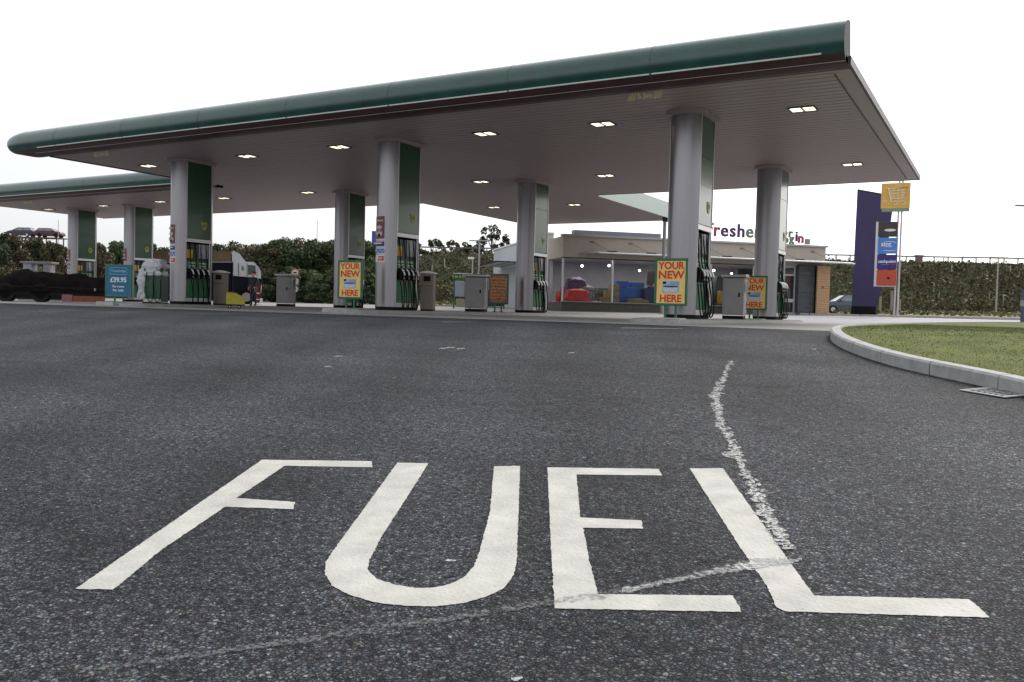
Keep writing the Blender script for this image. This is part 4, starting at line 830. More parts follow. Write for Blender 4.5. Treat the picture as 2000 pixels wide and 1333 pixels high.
wh=mat('icon_cream',(.85,.75,.6),.5); mb=MB()
def ic(*pts,r=.035): mb.tube([(lz(px,py)[0],-.07,lz(px,py)[1]) for px,py in pts],r,5)
ic((1730,368),(1735,369),(1741,396),(1748,395)); ic((1735,370),(1772,366),(1768,388),(1739,389),r=.025)
for k in range(1,4): ic((1735+k*1.1,369+k*5.2),(1771-k*.9,367+k*5),r=.018)
for k in range(1,4): ic((1736+k*9,369),(1738+k*8,388),r=.018)
for cx in (1749,1765): ic(*[(cx+3.6*math.cos(a*.628),397+3.8*math.sin(a*.628)) for a in range(11)],r=.02)
ic((1753,394),(1761,394),r=.02); ic((1724,387),(1731,387),r=.02); ic((1724,392),(1733,392),r=.02); ic((1723,396),(1733,396),r=.02); ic((1752,364),(1757,362),(1760,366),r=.02)
mb.build('trolley_icon',wh,tp)
for (y0,y1,x0,x1,m,nm,tx,tc) in ((434,463,1716,1752.5,mat('panel_brown',(.07,.045,.05)),'brown_panel','',None),(465,496,1715,1752,mat('panel_sky',(.07,.23,.62),.4,var=.15),'light_blue_panel','amt',white),(498,526,1713.5,1751,mat('panel_navy',(.03,.02,.17),.4),'navy_panel','cashpoint',white),(528,558,1712.5,1750,mat('panel_red',(.5,.07,.03),.4,var=.15),'red_panel','',None)):
    pa=pan(nm,x0,y0,x1,y1,m,0,.14); c=lz((x0+x1)/2,(y0+y1)/2); ww=lz(x1,y0)[0]-lz(x0,y0)[0]
    if tx=='amt':
        mb=MB(); mb.tube([(c[0]+.1+.4*math.cos(a*.5),-.075,c[1]+.08+.15*math.sin(a*.5)) for a in range(1,11)],.016,5); mb.build('white_swoosh',white,pa); text('panel_text','amt',.34,(c[0]-.08,-.08,c[1]+.08),white,pa,bold=.008); MB().box((c[0]+.1,-.075,c[1]-.28),(.6,.01,.03)).build('small_line',white,pa)
    elif tx: text('panel_text',tx,.235,(c[0],-.08,c[1]+.02),white,pa,bold=.006); MB().box((c[0]-.1,-.075,c[1]-.15),(.4,.01,.03)).build('small_line',mat('panel_sky',(0,0,0)),pa); MB().box((c[0]+.33,-.075,c[1]-.15),(.2,.01,.03)).build('small_line',sred,pa)
    elif nm=='brown_panel':
        mb=MB(); n=16; mb.add([(c[0]+.12+.3*math.cos(6.283*k/n),-.078,c[1]-.05+.075*math.sin(6.283*k/n)) for k in range(n)],[tuple(range(n))]); mb.build('white_oval',white,pa)
    else:
        mb=MB(); n=12; mb.add([(c[0]+.1+.07*math.cos(6.283*k/n),-.078,c[1]-.02+.07*math.sin(6.283*k/n)) for k in range(n)],[tuple(range(n))]); mb.build('dark_dot',dark,pa)
pan('pale_frame',1711.5,434,1713,560,silverl,0,.1)
pan('pale_frame',1711.5,558.5,1750.5,560.5,silverl,0,.1)
# blue totem seen left of the middle column
o=ground_at(728,80); t=thing('blue_totem','plain blue slab sign seen between the two middle-left columns','sign',(o.x,o.y,o.z),ANG); a=atD(720,452,80)-o; 
MB().box((.2,0,a.z/2+1.0),(.8,.3,a.z-2.0),bev=.02).build('slab',mat('totem_blue',(.06,.08,.28),.5),t); MB().box((.2,0,.5),(.3,.2,1.0)).build('stem',trimd,t)
# ================================================================ small kiosks
def kiosk(px,D,label,w,kind):
    o=ground_at(px,D); t=thing('service_kiosk',label,'air and water unit',(o.x,o.y,o.z),ANG,'green-topped service units')
    MB().box((0,0,1.92),(w,.3,.34),bev=.01).build('header',sgreen,t); MB().box((0,0,2.11),(w+.04,.34,.04)).build('cap',white,t)
    text('header_text','Air & Water',.2,(0,-.165,1.92),mat('header_yellow',(.6,.55,.15),.5),t,bold=.004,sx=.9)
    for s in (-1,1): MB().box((s*(w/2-.04),0,.88),(.08,.2,1.76)).build('leg',sgreen,t)
    if kind==0: MB().box((-.15,-.02,1.2),(w*.55,.25,.95),bev=.02).build('cabinet',mat('cab_blue',(.3,.34,.42),.4),t); MB().box((w*.3,0,1.35),(w*.28,.2,.6)).build('side_cabinet',binm,t); MB().box((-.1,-.1,.35),(.5,.1,.5)).build('hose_reel',mat('reel',(.3,.3,.2),.5),t)
    else: MB().box((0,-.02,.95),(w*.86,.3,1.55),bev=.02).build('cabinet',mat('cab_dark',(.015,.03,.04),.3),t); MB().box((.1,-.18,.6),(w*.35,.02,.5)).build('panel',mat('cab_grey',(.2,.22,.24),.5),t); MB().box((.1,-.18,1.35),(w*.5,.02,.05)).build('coin_strip',white,t)
kiosk(902,52,'green-headed air and water unit with pale blue cabinet, left one of two',1.05,0); kiosk(968,53,'green-headed dark vending cabinet left of the red board',1.1,1)
# wall-lamp on white wing / lamp posts
pg=mat('lamp_grey',(.36,.36,.36),.4)
def lamppost(px,D,h,label,kind='T'):
    o=ground_at(px,D); t=thing('lamp_post',label,'lamp post',(o.x,o.y,o.z),ANG,'grey lamp posts'); MB().cyl((0,0,0),(0,0,h),.07,.05,n=12).build('pole',pg,t)
    if kind=='T': mb=MB(); mb.box((0,0,h+.03),(1.5,.3,.07),bev=.02); mb.build('lamp_head',pg,t)
    elif kind=='S': mb=MB(); mb.box((-.12,0,h+.02),(.42,.2,.16),bev=.03); mb.build('lamp_head',white,t)
    else: mb=MB(); mb.tube([(0,0,h),(-.1,0,h+.2),(-.35,0,h+.28)],.04,8); mb.build('arm',pg,t); MB().box((-.5,0,h+.27),(.5,.2,.09),bev=.03).build('lamp_head',binm,t)
    return t
lamppost(933.5,62,4.75,'tall thin grey lamp post with flat head, between the two kiosks'); lamppost(921,60,3.4,'shorter post with a small white lamp head, just left of the taller post','S')
lamppost(1945.5,72,4.85,'grey lamp post with wide flat head in front of the right-hand embankment')
lamppost(2006,40,5.15,'lamp post at the right frame edge, only its head showing','A')
o=ground_at(1998,40); t=thing('bollard','short dark bollard with pale band at the right frame edge','bollard',(o.x,o.y,o.z)); MB().cyl((0,0,0),(0,0,1.55),.09,n=12).build('post',mat('bollard_blue',(.06,.07,.12),.5),t); MB().cyl((0,0,.75),(0,0,1.05),.12,n=12).build('pale_band',binm,t)
# round signs
o=ground_at(575,50); t=thing('road_sign_post','post carrying three small round signs one above another, behind the lone grey bin','road sign',(o.x,o.y,o.z),ANG)
MB().cyl((0,.05,0),(0,.05,2.15),.035,n=8).build('post',silver,t)
for z,c in ((1.93,sred),(1.42,mat('faded_red',(.5,.18,.16),.5)),(.98,dark)):
    r_=MB().cyl((0,0,z),(0,.02,z),.235,n=20).build('round_sign',white,t); mb=MB(); n=24
    vs=[(q*math.cos(6.283*k/n),-.006,z+q*math.sin(6.283*k/n)) for q in (.235,.185) for k in range(n)]; mb.add(vs,[(k,(k+1)%n,n+(k+1)%n,n+k) for k in range(n)]); mb.build('sign_ring',c,r_)
    MB().box((0,-.008,z),(.2,.006,.07)).build('sign_mark',dark,r_)
# ================================================================ vehicles
def wheel(t,x,y,r,w=.22,rim=silverl):
    mb=MB(); mb.cyl((x,y-w/2,r),(x,y+w/2,r),r,n=24); wl=mb.build('wheel',black,t); MB().cyl((x,y-w/2-.012,r),(x,y-w/2+.05,r),r*.6,n=18).build('rim',rim,wl); return wl
def make_car(label,m,loc,rz,L=3.9,H=1.45,name='parked_car'):
    t=thing(name,label,'car',loc,rz); W_=1.66
    # body as lofted sections along x (nose at -x)
    st=[(-1.95,.42,.62,.78),(-1.85,.3,.78,.9),(-1.2,.25,.92,.97),(-.95,.25,.95,1.0),(1.5,.25,.98,1.0),(1.8,.3,.98,.95),(1.93,.42,.85,.85)]
    mb=MB(); vs=[]; sec=[(-1,0),(-1,.55),(-.93,1),(.93,1),(1,.55),(1,0)]
    for (x,zb,zt,wf) in st:
        for (a,b) in sec: vs.append((x*L/3.9,a*W_/2*wf,zb+(zt-zb)*b))
    n=len(sec); mb.add(vs,[(i*n+j,i*n+(j+1)%n,(i+1)*n+(j+1)%n,(i+1)*n+j) for i in range(len(st)-1) for j in range(n)]+[tuple(range(n)),tuple(range((len(st)-1)*n,len(st)*n))],0); mb.build('body',m,t)
    mb=MB(); k=L/3.9; low=[(-1.0,.93),(1.75,.96)]; topp=[(-.25,H),(1.35,H-.02)]
    cab=[(-1.02*k,-.74,.93),(1.8*k,-.74,.95),(1.8*k,.74,.95),(-1.02*k,.74,.93),(-.25*k,-.58,H),(1.4*k,-.58,H-.03),(1.4*k,.58,H-.03),(-.25*k,.58,H)]
    mb.add(cab,[(0,1,5,4),(1,2,6,5),(2,3,7,6),(3,0,4,7),(4,5,6,7)]); mb.build('cabin_glass',mat('car_glass',(.22,.26,.28),.08,var=.3,scale=2),t)
    MB().prism([(-.3*k,-.6),(1.42*k,-.6),(1.42*k,.6),(-.3*k,.6)],H-.025,H+.02).build('roof',m,t)
    mb=MB()
    for s in (-1,1):
        for (x0,x1) in ((-1.0,-.27),(.5,.52),(1.75,1.38)): mb.tube([(x0*k,s*.745,.95),(x1*k if x0!=.5 else .5*k,s*.6,H-.01)],.035,6)
    mb.build('pillars',m,t)
    for s in (-1,1):
        MB().box((-1.87*k,s*.58,.68),(.14,.3,.14),bev=.04).build('headlight',white,t); MB().box((-.72*k,s*.88,.98),(.1,.16,.12),bev=.03).build('door_mirror',dark,t)
        MB().box((.75*k,s*.83,.8),(.16,.03,.03)).build('door_handle',dark,t)
        wheel(t,-1.25*k,s*.74,.3); wheel(t,1.2*k,s*.74,.3)
    MB().box((-1.95*k,0,.42),(.1,1.4,.16),bev=.03).build('bumper',m,t); return t
cb=mat('car_blue',(.05,.07,.10),.25,var=.1,coat=.6); o=ground_at(1652,66); make_car('dark blue hatchback parked between the timber pier and the purple tower',cb,(o.x,o.y,o.z),ANG,4.0,1.44)
# car transporter on the embankment
o=atD(70,505,128); zt=atD(70,464,128).z
t=thing('car_transporter','car transporter with raised deck passing behind the bushes at far left','lorry',(o.x,o.y,atD(70,505,128).z-.6),ANG); hz=zt-t.location.z
mb=MB(); mb.box((0,0,hz-.1),(8.6,2.2,.14)); 
for x in (-4,-1.5,1.0,3.6): mb.box((x,-1,hz/2),(.14,.12,hz)); mb.box((x,1,hz/2),(.14,.12,hz))
mb.box((0,0,1.0),(9,2.2,.2)); mb.build('deck_frame',mat('rack_maroon',(.10,.03,.03),.5),t)
for x in (-3,-2,2.5,3.3): wheel(t,x,-.95,.45); 
MB().box((-5.4,0,1.9),(1.9,2.3,2.4),bev=.1).build('cab',mat('cab_pale',(.45,.45,.5),.4),t)
MB().box((-5.5,-1.16,2.4),(1.0,.03,.8)).build('cab_window',mat('car_glass',(0,0,0)),t)
dk=mat('car_dark_purple',(.05,.03,.07),.4)
for px,lab,rz_ in ((43,'dark car on the left of the transporter deck above the bushes',0),(98,'dark car on the right of the transporter deck above the bushes',math.pi)):
    p=atD(px,462,128); make_car(lab,dk if px==43 else mat('car_maroon',(.07,.02,.03),.4),(p.x,p.y,zt),ANG+rz_,3.9,1.35,'carried_car')
# white van on the embankment road
p=atD(915,490,140); t=thing('white_van','small white van on the embankment road beyond the trees','van',(p.x,p.y,p.z-.55),ANG); t.scale=(.8,.8,.8)
MB().xprof([(-1.2,.35),(1.2,.35),(1.2,.75),(.85,.9),(.6,1.35),(-1.2,1.38)],-.8,.8).build('body',white,t); MB().box((.55,-.81,1.08),(.45,.02,.3)).build('window',mat('car_glass',(0,0,0)),t); wheel(t,-.7,-.7,.32); wheel(t,.75,-.7,.32)
# lorry
o=ground_at(425,52); t=thing('lorry','dark blue and white lorry cab with wind deflector, parked behind the leftmost big column','lorry',(o.x,o.y,o.z),facing(512)); oL=o; aL=facing(512)
def tx(px,py): return onplane(oL,aL,px,py)
def tprof(name,pts,y0,y1,m,parent=t): return MB().xprof([tx(*p) for p in pts],y0,y1).build(name,m,parent)
navyc=mat('lorry_navy',(.006,.007,.018),.6,spec=.15,var=.3,scale=2); whc=mat('lorry_white',(.6,.61,.63),.35)
cabp=[(455,586),(508,589),(511,560),(509,530),(502,516),(496,512),(456,511)]
tprof('cab',cabp,-.0,2.3,whc); tprof('lower_cab',[(455,588),(507,590),(511,545),(455,539)],-.03,2.33,navyc)
dr=tprof('door',[(466.5,540),(501,541),(500,515),(466.5,514)],-.05,0,whc); tprof('side_window',[(484,537),(500,538),(499,519),(484,518)],-.06,-.03,mat('cab_window',(.07,.09,.09),.15,var=.3,scale=2),dr)
tprof('wind_deflector',[(453,512),(453,492),(456,489.5),(468,496),(478,509),(480,512)],.1,2.2,whc)
for (xa,xb) in ((466,467),(482,483)): tprof('door_gap',[(xa,541),(xb,541),(xb,514),(xa,514)],-.056,-.05,dark,dr)
tprof('door_emblem',[(471,529),(477,529),(476,520),(472,520)],-.058,-.05,mat('emblem_grey',(.2,.2,.24),.5),dr)
tprof('step',[(484,562),(496,562),(496,545),(484,545)],-.06,-.03,dark)
tprof('sun_visor',[(496,512),(501,511),(509,520),(506,522)],-.03,2.33,dark)
tprof('load_body',[(300,586),(452,586),(452,513),(300,512)],.0,2.4,navyc); tprof('load_box',[(300,511.5),(451,511.5),(451,491),(300,491)],.05,2.35,mat('load_tan',(.16,.11,.06),.6,var=.3,scale=3)); tprof('pale_rail',[(300,513.5),(452,513.5),(452,511),(300,511)],-.02,.0,binm)
tprof('side_marking',[(425,535),(440,535),(440,532.5),(425,532.5)],-.025,-.005,binm)
tprof('fuel_tank',[(440,582),(457,582),(457,570),(440,570)],-.1,.5,mat('tank_maroon',(.12,.03,.05),.4,var=.4))
tprof('bumper',[(498,592),(508,592),(510,585),(509,558),(500,556),(498,562)],-.1,.25,mat('bumper_red',(.13,.012,.012),.4))
mb=MB(); 
for y0 in (572,584): a=tx(497,y0+1); b=tx(507,y0); mb.box(((a[0]+b[0])/2,-.13,a[1]),(b[0]-a[0],.02,.05))
mb.build('white_trim',white,t)
tprof('headlight',[(507,592),(513,592),(513,583),(508,583)],-.14,.3,white); tprof('wing_mirror',[(500,540),(505,540),(506,526),(502,524)],-.5,-.38,mat('mirror_pale',(.5,.42,.42),.4))
for px in (481,): x,_=tx(px,590); wheel(t,x,.12,.46,.3,mat('rim_dull',(.32,.31,.29),.5))
for px in (380,340,430): x,_=tx(px,590); wheel(t,x,.12,.46,.3,mat('rim_dull',(0,0,0)))
# flatbed trailer with tarpaulin
D=38; o=ground_at(100,D); t=thing('flatbed_trailer','long low dark trailer loaded with a crumpled black tarpaulin at the left','trailer',(o.x,o.y,0),ANG)
def px2(px,py): P=atD(px,py,D)-Vector((o.x,o.y,0)); return (P.x*math.cos(ANG)+P.y*math.sin(ANG),P.z)
x0=px2(-260,560)[0]; x1=px2(207,560)[0]
blk=mat('tarp_black',(.010,.008,.008),.9,var=.6,scale=2.5,bump=.9,spec=.04)
bm=bmesh.new(); nx_,ny_=90,14
grid=[]
for i in range(nx_+1):
    x=x0+(x1-x0)*i/nx_; row=[]; pxv=-260+(467)*i/nx_
    for j in range(ny_+1):
        v_=j/ny_; y=-.05+v_*2.3; top=px2(100,{0:545}.get(0))[1]
        hh=.92+.30*math.exp(-((pxv-30)/35)**2)*1+.18*math.exp(-((pxv-110)/50)**2)+.05*math.sin(pxv*.11)+.09*noise.noise(Vector((x*1.7,y*2,0)))+.05*noise.noise(Vector((x*5,y*5,3)))
        z=.62+ (hh-.4)*min(1,math.sin(math.pi*min(max(v_,.0),1))**.45) if 0<j<ny_ else .5
        row.append(bm.verts.new((x,y+.05*noise.noise(Vector((x*3,z*4,1))),z)))
    grid.append(row)
for i in range(nx_):
    for j in range(ny_): f_=bm.faces.new((grid[i][j],grid[i+1][j],grid[i+1][j+1],grid[i][j+1])); f_.smooth=True
bmesh.ops.recalc_face_normals(bm,faces=bm.faces); me=bpy.data.meshes.new('tarpaulin'); bm.to_mesh(me); bm.free(); me.materials.append(blk); tp=bpy.data.objects.new('tarpaulin',me); COL.objects.link(tp); tp.parent=t
MB().box(((x0+x1)/2,1.1,.5),(x1-x0,2.2,.42)).build('bed',dark,t); MB().box(((x0+x1)/2,.12,.28),((x1-x0)*.98,.1,.3)).build('side_rail',black,t)
for px in (-60,10,78): x,_=px2(px,590); wheel(t,x,.15,.42,.3,mat('rim_dark',(.006,.006,.006),.8,spec=.05))
a=px2(122,585)[0]; b=px2(143,585)[0]; MB().box(((a+b)/2,-.03,.22),(b-a,.05,.32),bev=.01).build('marker_board',mat('marker_pink',(.26,.1,.1),.5,var=.3),t)
b2=px2(206,585)[0]; MB().box(((b+b2)/2,-.02,.2),(b2-b-.05,.05,.26),bev=.01).build('rear_lights',mat('marker_rust',(.22,.05,.015),.5,var=.6,scale=9),t)
MB().box((px2(187,585)[0],-.05,.62),(.07,.04,.12)).build('side_lamp',binm,t)
# diesel shelter behind
o=ground_at(77,50); t=thing('diesel_unit','grey truck-fuel shelter with flat top and two cabinets, behind the dark trailer','fuel unit',(o.x,o.y,o.z),ANG)
MB().box((0,0,2.2),(1.8,.9,.12),bev=.02).build('roof',binm,t); MB().box((-.55,0,1.1),(.5,.6,2.15),bev=.02).build('cabinet',mat('cabinet_pale',(.35,.36,.4),.5),t); MB().box((.55,0,1.1),(.4,.6,2.15),bev=.02).build('cabinet',binm,t); MB().box((.05,0,1.0),(.5,.5,1.5),bev=.02).build('pump_block',tanm,t); MB().box((0,0,.1),(2.0,1,.2)).build('base',kerbm,t)
# ================================================================ person by the lorry
o=ground_at(494.5,44); 
J={'pel':(0,0,.95,.15,.11),'sp':(0,0,1.15,.15,.105),'ch':(0,0,1.36,.19,.12),'nk':(0,0,1.5,.065,.065),'hd':(0,-.02,1.62,.095,.105),'ht':(0,-.01,1.72,.08,.09),
'shl':(-.2,0,1.42,.07,.07),'ell':(-.27,.03,1.14,.05,.05),'wrl':(-.22,-.1,.9,.035,.03),'hnl':(-.2,-.15,.82,.045,.025),'shr':(.2,0,1.42,.07,.07),'elr':(.27,.03,1.14,.05,.05),'wrr':(.2,-.16,.98,.035,.03),'hnr':(.16,-.22,.94,.045,.025),
'hpl':(-.09,0,.9,.1,.1),'knl':(-.11,-.03,.5,.065,.07),'anl':(-.12,.02,.09,.045,.05),'tol':(-.13,-.14,.04,.045,.03),'hpr':(.09,0,.9,.1,.1),'knr':(.12,-.02,.5,.065,.07),'anr':(.13,.03,.09,.045,.05),'tor':(.15,-.13,.04,.045,.03)}
E_=[('pel','sp'),('sp','ch'),('ch','nk'),('nk','hd'),('hd','ht'),('ch','shl'),('shl','ell'),('ell','wrl'),('wrl','hnl'),('ch','shr'),('shr','elr'),('elr','wrr'),('wrr','hnr'),('pel','hpl'),('hpl','knl'),('knl','anl'),('anl','tol'),('pel','hpr'),('hpr','knr'),('knr','anr'),('anr','tor')]
def skin(names,edges,rscale,name,mats,parent,colfn=None):
    ks=list(names); me=bpy.data.meshes.new(name); me.from_pydata([J[k][:3] for k in ks],[(ks.index(a),ks.index(b)) for a,b in edges],[])
    o_=bpy.data.objects.new(name,me); COL.objects.link(o_); md=o_.modifiers.new('s','SKIN'); 
    for i,k in enumerate(ks): me.skin_vertices[0].data[i].radius=(J[k][3]*rscale,J[k][4]*rscale)
    me.skin_vertices[0].data[0].use_root=True; sb_=o_.modifiers.new('u','SUBSURF'); sb_.levels=2
    dg=bpy.context.evaluated_depsgraph_get(); m2=bpy.data.meshes.new_from_object(o_.evaluated_get(dg)); bpy.data.objects.remove(o_)
    m2.materials.clear()
    for m in mats: m2.materials.append(m)
    for p in m2.polygons:
        p.use_smooth=True; p.material_index=colfn(p.center) if colfn else 0
    o_=bpy.data.objects.new(name,m2); COL.objects.link(o_); o_.parent=parent; return o_
skinm=mat('skin',(.5,.27,.2),.6); jack=mat('jacket_black',(.015,.018,.02),.7,var=.3); trs=mat('trousers_dark',(.02,.02,.025),.8,var=.3); hair=mat('hair_dark',(.03,.02,.015),.8)
per=thing('person','person in a dark jacket and trousers standing at the front corner of the lorry','person',(o.x,o.y,o.z),ANG-.3)
def cf(c):
    if c.z>1.485: return 0
    if c.z<.1: return 3
    if (abs(c.x)>.13 and c.z<1.0 and c.z>.75 and c.y<-.07): return 0
    return 2 if c.z<.93 else 1
skin(J.keys(),E_,1.0,'body',[skinm,jack,trs,dark],per,cf)
bm=bmesh.new(); bmesh.ops.create_icosphere(bm,subdivisions=3,radius=.115)
for v in bm.verts:
    v.co.z=v.co.z*.85
    if v.co.y<-.02 and v.co.z<.05: v.co*=.75
me=bpy.data.meshes.new('hair'); bm.to_mesh(me); bm.free(); me.materials.append(hair); h_=bpy.data.objects.new('hair',me); COL.objects.link(h_); h_.parent=per; h_.location=(0,.02,1.72)
# ================================================================ bank, rail, trees
def camxy(Lt,D):  # lateral / distance -> world
    r0=_r0.xy.normalized(); f0=Vector((-r0.y,r0.x)); return r0*Lt+f0*D
bankm=mat('bank_earth',(.06,.065,.03),.95,var=.4,scale=.6,bump=.3)
def bdrop(l): return 3.2*min(1,max(0,(-l-13)/6))+.3+.4*min(1,(54-l)/60)
mb=MB(); prof3=[(88,.9),(92,1.6),(99.5,7.0),(101,7.25),(112,7.3),(130,7.0),(420,7.0)]
Ls=[-220+10*k for k in range(45)]; vs=[]
for l in Ls:
    for (d,z) in prof3: p=camxy(l,d); z=z-bdrop(l)*(d>95); vs.append((p.x,p.y,(z if d>90 else G(p.x,p.y)-.1)+ .15*noise.noise(Vector((l*.07,d*.1,0)))))
m=len(prof3); mb.add(vs,[(i*m+j,(i+1)*m+j,(i+1)*m+j+1,i*m+j+1) for i in range(len(Ls)-1) for j in range(m-1)],0,True); struct('embankment',mb,bankm,'long earth embankment carrying a road behind the station')
def leafmesh(pts,size,up_bias=.0):
    "pts Nx3 -> one small bent quad each"
    n=len(pts); s=rng.uniform(.6,1.4,n)*size; a=rng.normal(size=(n,3)); a/=np.linalg.norm(a,axis=1)[:,None]; b=rng.normal(size=(n,3)); b-= (b*a).sum(1)[:,None]*a; b/=np.linalg.norm(b,axis=1)[:,None]
    s=s[:,None] if np.ndim(s)==1 else s
    V=np.stack([pts-a*s*.5-b*s*.35,pts+a*s*.1-b*s*.45,pts+a*s*.6,pts-a*s*.1+b*s*.45],1).reshape(-1,3); F=np.arange(4*n).reshape(n,4); return V,F
def cloud(name,pts,size,m,parent=None,kind=None,label=None,cat=None):
    V,F=leafmesh(pts,size); me=bpy.data.meshes.new(name); me.from_pydata(V.tolist(),[],F.tolist()); me.materials.append(m); o=bpy.data.objects.new(name,me); COL.objects.link(o)
    if parent: o.parent=parent
    if label: tag(o,label,cat,kind=kind)
    return o
lf_scrub=leafmat('scrub_leaves',[(.031,.052,.024),(.061,.086,.035),(.104,.096,.046),(.148,.119,.066),(.086,.131,.052),(.227,.192,.104)])
lf_brown=leafmat('brown_leaves',[(.043,.055,.027),(.088,.088,.049),(.156,.121,.074),(.127,.137,.058)])
lf_green=leafmat('green_leaves',[(.028,.050,.024),(.057,.091,.041),(.098,.132,.053),(.172,.183,.091)])
lf_dark=leafmat('dark_leaves',[(.020,.031,.020),(.038,.057,.032),(.076,.085,.042),(.113,.095,.057)])
# scrub over the bank face
def bankz(d): return float(np.interp(d,[p[0] for p in prof3],[p[1] for p in prof3]))
N=85000; l=rng.uniform(-75,75,N); d=rng.uniform(88.5,101,N); h=rng.gamma(2.,.22,N)*(1-.45*(d>99)); lump=np.array([noise.noise(Vector((a*.35,b*.5,0))) for a,b in zip(l,d)]); h=h*(1.0+1.2*lump); h=np.clip(h,0.03,1.7)*np.where(d>97,.45,1)
P=np.array([(*camxy(a,b),bankz(b)-bdrop(a)*max(0,min(1,(b-92)/3))+c-.05) for a,b,c in zip(l,d,h)]); cloud('bank_scrub',P,.27,lf_scrub,None,'stuff','dense autumn scrub covering the face of the embankment','scrub')
N=2600; l=rng.uniform(-14,62,N); d=rng.uniform(88.8,98.5,N); sv=[];sf=[]
for a_,b_ in zip(l,d):
    p=camxy(a_,b_); z=bankz(b_)-bdrop(a_)*max(0,min(1,(b_-92)/3)); h_=random.uniform(.5,1.7); w_=random.uniform(.02,.05); lx=random.gauss(0,.15); k=len(sv)
    sv+=[(p.x-w_,p.y-w_*.5,z),(p.x+w_,p.y+w_*.5,z),(p.x+lx+w_*.4,p.y,z+h_),(p.x+lx-w_*.4,p.y,z+h_)]; sf.append((k,k+1,k+2,k+3))
me=bpy.data.meshes.new('bank_stalks'); me.from_pydata(sv,[],sf); me.materials.append(leafmat('stalk_bark',[(.05,.045,.03),(.14,.11,.07),(.10,.07,.045),(.24,.22,.16)])); o=bpy.data.objects.new('bank_stalks',me); COL.objects.link(o); tag(o,'thin upright stems standing through the scrub on the embankment','scrub',kind='stuff')
# young saplings with pale stakes/tubes on the bank at right
t=None
for k in range(26):
    l_=random.uniform(8,60) if k<18 else random.uniform(-12,-2); d_=random.uniform(90,98); p=camxy(l_,d_)
    o=MB().cyl((0,0,0),(0,0,random.uniform(.7,1.2)),.05,n=6).build('tree_guard',mat('guard_pale',(.42,.4,.34),.6),None,(p.x,p.y,bankz(d_)+.2)); tag(o,'pale plastic sapling guard standing in the embankment scrub','tree guard',group='sapling guards on the embankment')
# crash barrier
t=thing('crash_barrier','thin grey crash barrier running along the top of the embankment','crash barrier',(0,0,0)); mb=MB(); a=camxy(-13,100.6); b=camxy(80,100.6); zt=8.05
dv=(b-a); ang=math.atan2(dv.y,dv.x); c=(a+b)/2; zr=lambda u:7.24+.0067*(u*93-7)+.0*zt; mb.add([(p.x,p.y,z_) for p,z0_ in ((a,zr(0)),(b,zr(1))) for z_ in (z0_-.08,z0_+.08)],[(0,1,3,2)]); nb_=Vector((-dv.y,dv.x)).normalized()*.06; mb.add([(p.x+nb_.x,p.y+nb_.y,z_) for p,z0_ in ((a,zr(0)),(b,zr(1))) for z_ in (z0_-.08,z0_+.08)],[(0,1,3,2)]); mb.build('rail',mat('barrier_grey',(.14,.14,.13),.6),t)
for k in range(58): p=a.lerp(b,k/57); MB().box((p.x,p.y,zr(k/57)-.45),(.1,.12,.8),rz=ang).build('barrier_post',mat('barrier_grey',(0,0,0)),t)
# hazy red marker box and sign backs on the bank
for (px,py,w,h,lab,m_) in ((1795,500,.7,.9,'small dull pink box beside the barrier on the embankment',mat('box_pink',(.2,.13,.12),.7)),):
    p=atD(px,py,100.2); o=thing('roadside_box',lab,'roadside cabinet',(p.x,p.y,bankz(100.2)-.75),ANG); MB().box((0,0,.8),(w,.5,1.1),bev=.03).build('cabinet',m_,o); MB().box((0,0,1.35),(w+.2,.6,.08)).build('lid',binm,o)
for px,py0,D_ in ((338,0,96),(617,432,96),(1877,490,110),(113,430,110)):
    if px==338: continue
    g=ground_at(px,D_); h=atD(px,py0,D_).z; t=thing('slender_mast','thin grey mast rising above the vegetation at '+{617:'the hedge gap left of the paired columns',1877:'the right-hand embankment',113:'the far left transporter'}[px],'mast',(g.x,g.y,bankz(D_)-.3 if D_>88 else g.z),ANG); MB().cyl((0,0,0),(0,0,h-t.location.z),.05,.025,n=8).build('pole',pg,t)
